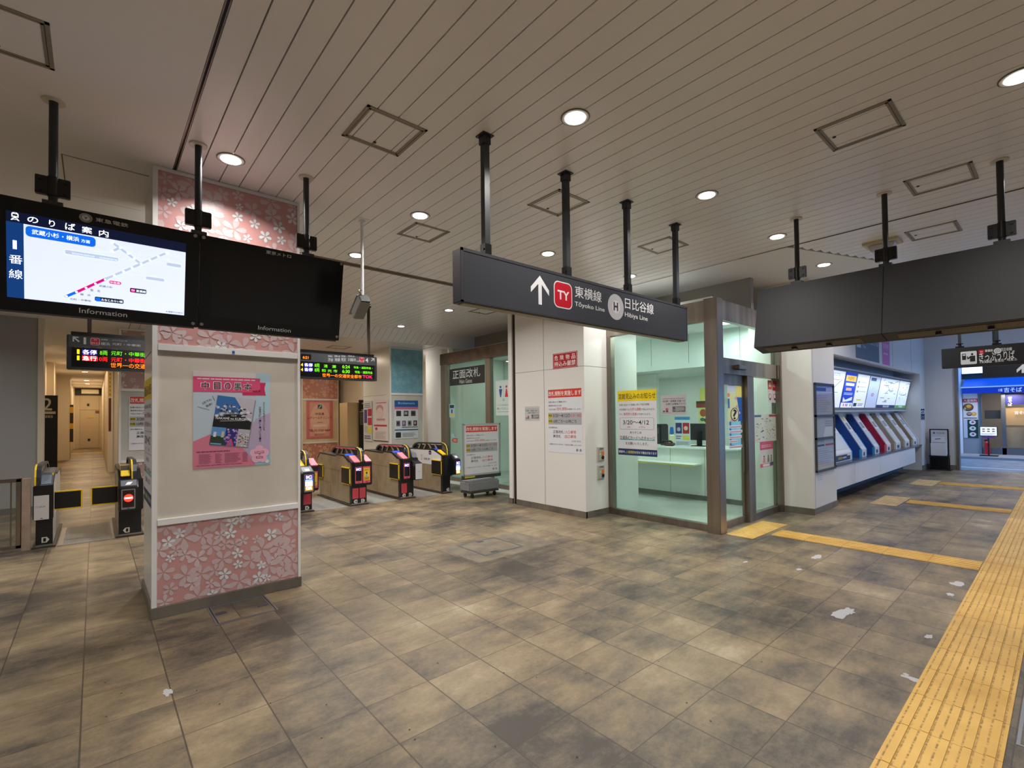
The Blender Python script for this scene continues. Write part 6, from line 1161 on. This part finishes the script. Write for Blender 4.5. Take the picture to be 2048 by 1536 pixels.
MB().hexa([(23.3, -4, 2.415), (23.3, 2.5, 2.415), (24.0, 2.47, 2.74), (24.0, -4, 2.74)], [(23.3, -4, 2.40), (23.3, 2.5, 2.40), (24.0, 2.47, 2.72), (24.0, -4, 2.72)], AB).build('awning_cloth', t); MB().box(23.28, -4, 2.395, 23.31, 2.52, 2.44, mat((226, 232, 240), .4)).build('front_bar', t); MB().box(23.295, -4, 2.2, 23.305, 2.49, 2.395, mat((14, 64, 190), .5)).build('valance', t)
g = gX(23.294); g.step = .004; W_ = mat((230, 236, 246), .4, 0, .3); g.ptext('小諸', 'd6', 1270, 1285, 1370, 1350, W_, 1, .02); g.ptext('吉そば', 'd6', 1400, 1265, 1800, 1360, W_, 1, .03); g.build('lettering', t)
t = thing('lit_shop_sign', 'white lit sign box just below the ticket sign, across the street', 'sign', (23.9, 2.27, 3.05)); MB().box(23.9, 1.99, 2.93, 24.0, 2.545, 3.18, mat((200, 210, 222), .4)).build('sign_case', t); MB().box(23.895, 2.0, 2.94, 23.899, 2.535, 3.17, mat((240, 250, 255), .4, 0, 1.6)).build('lit_face', t)
g = gX(23.999); g.step = .004; a, b = g.uv('d7', 215, 150), g.uv('d7', 490, 905); g.base(a[0], b[1], b[0], a[1], .006, (236, 226, 222)); S = g.sub(a[0], b[1], b[0], a[1]); S.rect(.0, .115, 1, .2, (206, 40, 40), 1); S.text('大盛無料', .05, .125, .95, .19, (250, 240, 236), 2, .03)
S.disc(.36, .31, .36, .085, (60, 44, 36), 1); S.disc(.36, .305, .3, .065, (150, 96, 66), 2); S.disc(.4, .285, .17, .04, (240, 186, 60), 3); S.disc(.14, .34, .07, .03, (190, 190, 130), 3); S.disc(.42, .46, .18, .045, (66, 46, 40), 1); S.disc(.42, .455, .14, .032, (190, 150, 120), 2); S.disc(.74, .46, .17, .042, (226, 160, 50), 1); S.disc(.72, .455, .1, .025, (240, 196, 90), 2); S.bars(.05, .54, .95, .565, 1, (60, 50, 60), 1, .7, 0); S.rect(.0, .59, 1, 1, (206, 210, 222), 1); S.rect(.28, .59, 1, 1, (24, 60, 44), 2)
for k in range(3): S.disc(.62, .65+.135*k, .22, .05, (226, 226, 230), 3); S.disc(.64, .645+.135*k, .09, .02, (196, 40, 60) if k != 1 else (90, 110, 80), 4)
tag(g.build('menu_poster'), 'tall food menu poster with bowls on the shop front across the street', 'poster')
g = gX(23.94); g.step = .004; a, b = g.uv('d7', 860, 145), g.uv('d7', 1262, 330); g.base(-1.46, b[1], 1.2, a[1], .006, (28, 32, 104)); g.vtext('吉そば', -1.34, 2.08, .115, (240, 226, 232), 2, .03); tag(g.build('shop_curtain'), 'dark blue shop curtain with white lettering over the shop door', 'curtain')
g = gX(23.96); g.step = .004; g.ptext('吉そば', 'd7', 1100, 445, 1330, 500, mat((240, 232, 232), .4), 1, .03); tag(g.build('door_lettering'), 'small white shop lettering on the wooden shop door', 'lettering')
t = thing('menu_stand', 'black pole stand with a lit menu board before the shop', 'stand', (23.0, 1.82, .05)); MB().cyl((23.02, 1.83, .07), (23.02, 1.83, .75), .022, BLACK, 12).box(22.85, 1.6, .05, 23.2, 2.05, .075, BLACK).build('pole', t); MB().box(23.0, 1.60, .72, 23.06, 2.04, 1.05, BLACK).build('board_case', t, bevel=.008); g = gX(22.999); g.step = .004; S = g.sub(-2.02, .745, -1.62, 1.035); S.rect(0, 0, 1, 1, mat((240, 236, 240), .4, 0, .8), 1)
for i in range(3):
    for j in range(2): S.disc(.2+.3*i, .25+.25*j, .1, .07, (206, 130, 80), 2)
S.bars(.05, .7, .95, .95, 3, (150, 150, 170), 2, .4); g.base_done = 1; g.build('menu_sheet', t); MB().box(22.99, 1.68, .66, 22.998, 1.96, .71, mat((150, 60, 150), .4)).build('purple_strip', t)
t = thing('fire_extinguisher', 'red fire extinguisher standing behind the menu stand at the shop', 'fire extinguisher', (23.85, 1.93, .05)); MB().cyl((23.85, 1.93, .052), (23.85, 1.93, .45), .075, mat((200, 24, 36), .3), 20).cyl((23.85, 1.93, .45), (23.85, 1.93, .52), .075, mat((200, 24, 36), .3), 20, .03).build('cylinder', t, smooth=True); MB().box(23.82, 1.9, .52, 23.88, 2.0, .56, BLACK).build('valve', t)
t = MB(); t.cyl((23.9, 2.62, .05), (23.9, 2.62, 3.3), .06, mat((214, 222, 232), .35), 16); tag(t.build('sky_edge_strip', smooth=True), 'white vertical strip painted as sky reflection at the left end of the shop front', 'bright strip')  # white cylinder added in place of bright sky caught on the building corner
# ------------------------------------------------------------------ prints beyond the gates
def clinic(S):
    S.rect(0, 0, 1, 1, (214, 120, 120), 1); S.rect(.12, .05, .88, .95, (226, 160, 146), 2); S.disc(.5, .5, .36, .42, (236, 186, 160), 3); S.rect(.42, .11, .58, .22, (40, 96, 110), 4); S.line(.45, .21, .55, .12, .03, (200, 206, 196), 5); S.text('中目黒', .33, .32, .66, .39, (130, 50, 44), 4, .02); S.text('レディースクリニック', .05, .42, .95, .49, (130, 50, 44), 4, .02); S.bars(.4, .57, .6, .59, 1, (150, 90, 80), 4, .6, 0); S.rect(.24, .64, .76, .70, (240, 214, 196), 4); S.text('TEL.03-3760-4664', .1, .76, .88, .82, (130, 60, 60), 4, .01); S.bars(.3, .87, .68, .93, 2, (160, 90, 80), 4, .4, .2)
g = gY(16.505); g.step = .004; a, b = g.uv('c3', 72, 950), g.uv('c3', 388, 1390); paper('clinic_poster', 'pink clinic poster with phone number on the far floral pillar', 'poster', g, a[0], b[1], b[0], a[1], clinic, .012)
g = gY(15.95); g.step = .004; a, b = g.uv('c4', 225, 585), g.uv('c4', 355, 700)
t = thing('platform_sign', 'tall black board with a big 2 at the corridor entrance', 'sign', (-.9, 16, 0)); g.base(a[0]-.4, 0, b[0], a[1], .06, (24, 22, 22)); g.build('board', t); g = gY(15.885); g.step = .004; g.ptext('2', 'c4', 262, 603, 320, 678, (206, 190, 160), 2, .01); g.prect('c4', 240, 685, 342, 700, (206, 190, 160), 2); g.ptext('電車専用', 'c4', 262, 708, 324, 726, (206, 190, 160), 2, .02); g.build('lettering', t)
g = gY(13.95); g.step = .004; a, b = g.uv('c3', 692, 945), g.uv('c3', 830, 1300)
t = thing('platform_sign', 'tall black board with a big 3 behind the gates', 'sign', (5.6, 14, 0)); g.base(a[0], 0, b[0], a[1], .05, (28, 22, 20)); g.build('board', t); g = gY(13.898); g.step = .003; g.ptext('3', 'c3', 726, 975, 790, 1075, (190, 176, 150), 2, .01); g.prect('c3', 705, 1078, 820, 1090, (190, 176, 150), 2); g.vtext('あああ'[:0], 0, 0, .1, (0, 0, 0)); g.pbars('c3', 705, 1100, 752, 1240, 9, (150, 140, 120), 2, .5, .2); g.build('lettering', t)
def many(S):
    S.rect(0, 0, 1, 1, (206, 206, 212), 1); S.bars(.05, .05, .95, .18, 3, (120, 120, 130), 2, .4); S.rect(.04, .22, .4, .55, (80, 70, 140), 2); S.rect(.5, .2, .98, .38, (186, 40, 60), 2); S.rect(.5, .42, .98, .6, (196, 46, 60), 2); S.rect(.5, .64, .98, .8, (224, 214, 80), 2); S.rect(.05, .62, .42, .78, (190, 190, 190), 2); S.bars(.05, .85, .95, .95, 2, (90, 90, 96), 2, .5)
def face(S):
    S.rect(0, 0, 1, 1, (224, 214, 214), 1); S.rect(.0, .98, 1, 1, (70, 60, 60), 2); S.bars(.2, .06, .9, .09, 1, (190, 90, 110), 2, .6, 0); S.disc(.45, .22, .24, .1, (200, 150, 156), 2); S.disc(.46, .31, .22, .12, (226, 206, 200), 3); S.rect(.25, .45, .8, .5, (190, 150, 150), 2); S.rect(.06, .60, .92, .64, (196, 50, 70), 2); S.disc(.22, .7, .08, .035, (196, 50, 70), 2); S.bars(.15, .76, .9, .95, 6, (186, 160, 160), 2, .35, .3)
g = gX(5.8585); g.step = .002; a, b = g.uv('c3', 757, 958), g.uv('c3', 853, 1435); paper('poster', 'notice sheet with red and purple blocks on the side of the blue topped pillar', 'poster', g, a[0], b[1], b[0], a[1], many, .004)
g = gX(5.8585); g.step = .002; a, b = g.uv('c3', 865, 948), g.uv('c3', 1045, 1440); paper('poster', 'pale pink poster with a drawn face on the side of the blue topped pillar', 'poster', g, a[0], b[1], b[0], a[1], face, .004)
def culture(S):
    S.rect(0, 0, 1, 1, (214, 220, 224), 1); S.rect(0, 0, 1, .17, (30, 90, 160), 2); S.text('Bunkamura', .15, .04, .85, .1, (160, 200, 226), 3, .01); S.rect(0, .17, 1, .23, (206, 110, 150), 2); R = random.Random(3)
    for j, y in enumerate((.27, .53)):
        for i in range(3 if j == 0 else 4): w_ = .2 if j == 0 else .16; x = .07+i*(.31 if j == 0 else .24); S.rect(x, y, x+w_, y+.14, R.choice([(110, 90, 130), (60, 56, 60), (120, 130, 120), (90, 80, 70)]), 2); S.rect(x+.03, y+.03, x+w_-.05, y+.1, R.choice([(190, 160, 160), (160, 170, 180), (40, 40, 44)]), 3)
    S.rect(.0, .755, 1, .785, (40, 100, 130), 2); S.bars(.3, .69, .98, .715, 1, (50, 60, 70), 2, .8, 0); S.rrect(.04, .83, .26, .97, (40, 44, 48), 2, .02); S.bars(.32, .84, .95, .96, 5, (140, 146, 150), 2, .4, .3)
g = gY(11.67); g.step = .003; a, b = g.uv('b8', 1335, 1028), g.uv('b8', 1640, 1510); paper('poster', 'blue headed programme poster on the front of the blue topped pillar', 'poster', g, a[0], b[1], b[0], a[1], culture, .004)
g = gY(12.41); g.step = .003; a = g.uv('f4', 1650, 982); b = g.uv('c5', 700, 1432); paper('notice', 'gate control notice with red header on the pillar behind, half hidden at left', 'notice', g, a[0], b[1], a[0]+.77, a[1], gate_notice, .004)
g = gY(19.39); g.step = .004; a, b = g.uv('f4', 1392, 668), g.uv('f4', 1424, 980); g.base(a[0], b[1], b[0], a[1], .004, (216, 176, 40)); g.bars(a[0]+.02, b[1], b[0]-.02, a[1], 6, (110, 90, 40), 1, .5, .1); tag(g.build('yellow_strip'), 'tall narrow yellow notice at the right edge of the corridor', 'notice')
g = gY(19.38); g.step = .004; a, b = g.uv('f4', 1392, 1000), g.uv('f4', 1420, 1420); g.base(a[0], b[1], b[0], a[1], .004, (90, 34, 30)); tag(g.build('dark_strip'), 'tall narrow dark red panel below the yellow notice in the corridor', 'panel')
g = gY(26.69); g.step = .005; a, b = g.uv('f4', 895, 1085), g.uv('f4', 937, 1560); g.base(a[0], b[1], b[0], a[1], .01, (38, 32, 28)); S = g.sub(a[0], b[1], b[0], a[1]); S.rect(0, .06, 1, .22, (220, 160, 40), 1); S.rect(0, .5, 1, .65, (220, 160, 40), 1); tag(g.build('black_yellow_panel'), 'tall black panel with two yellow squares on the left corridor wall', 'panel')
g = Gfx((-1.148, 0, 0), YP, ZP, .003); 
for k in range(5): g.rect(17.0+k*.8, .9+.05*(k % 2), 17.6+k*.8, 1.9, ((206, 200, 210), (190, 60, 70), (80, 90, 160), (220, 214, 206), (196, 120, 130))[k], 1)
tag(g.build('poster_row'), 'row of colourful posters along the left corridor wall', 'poster')
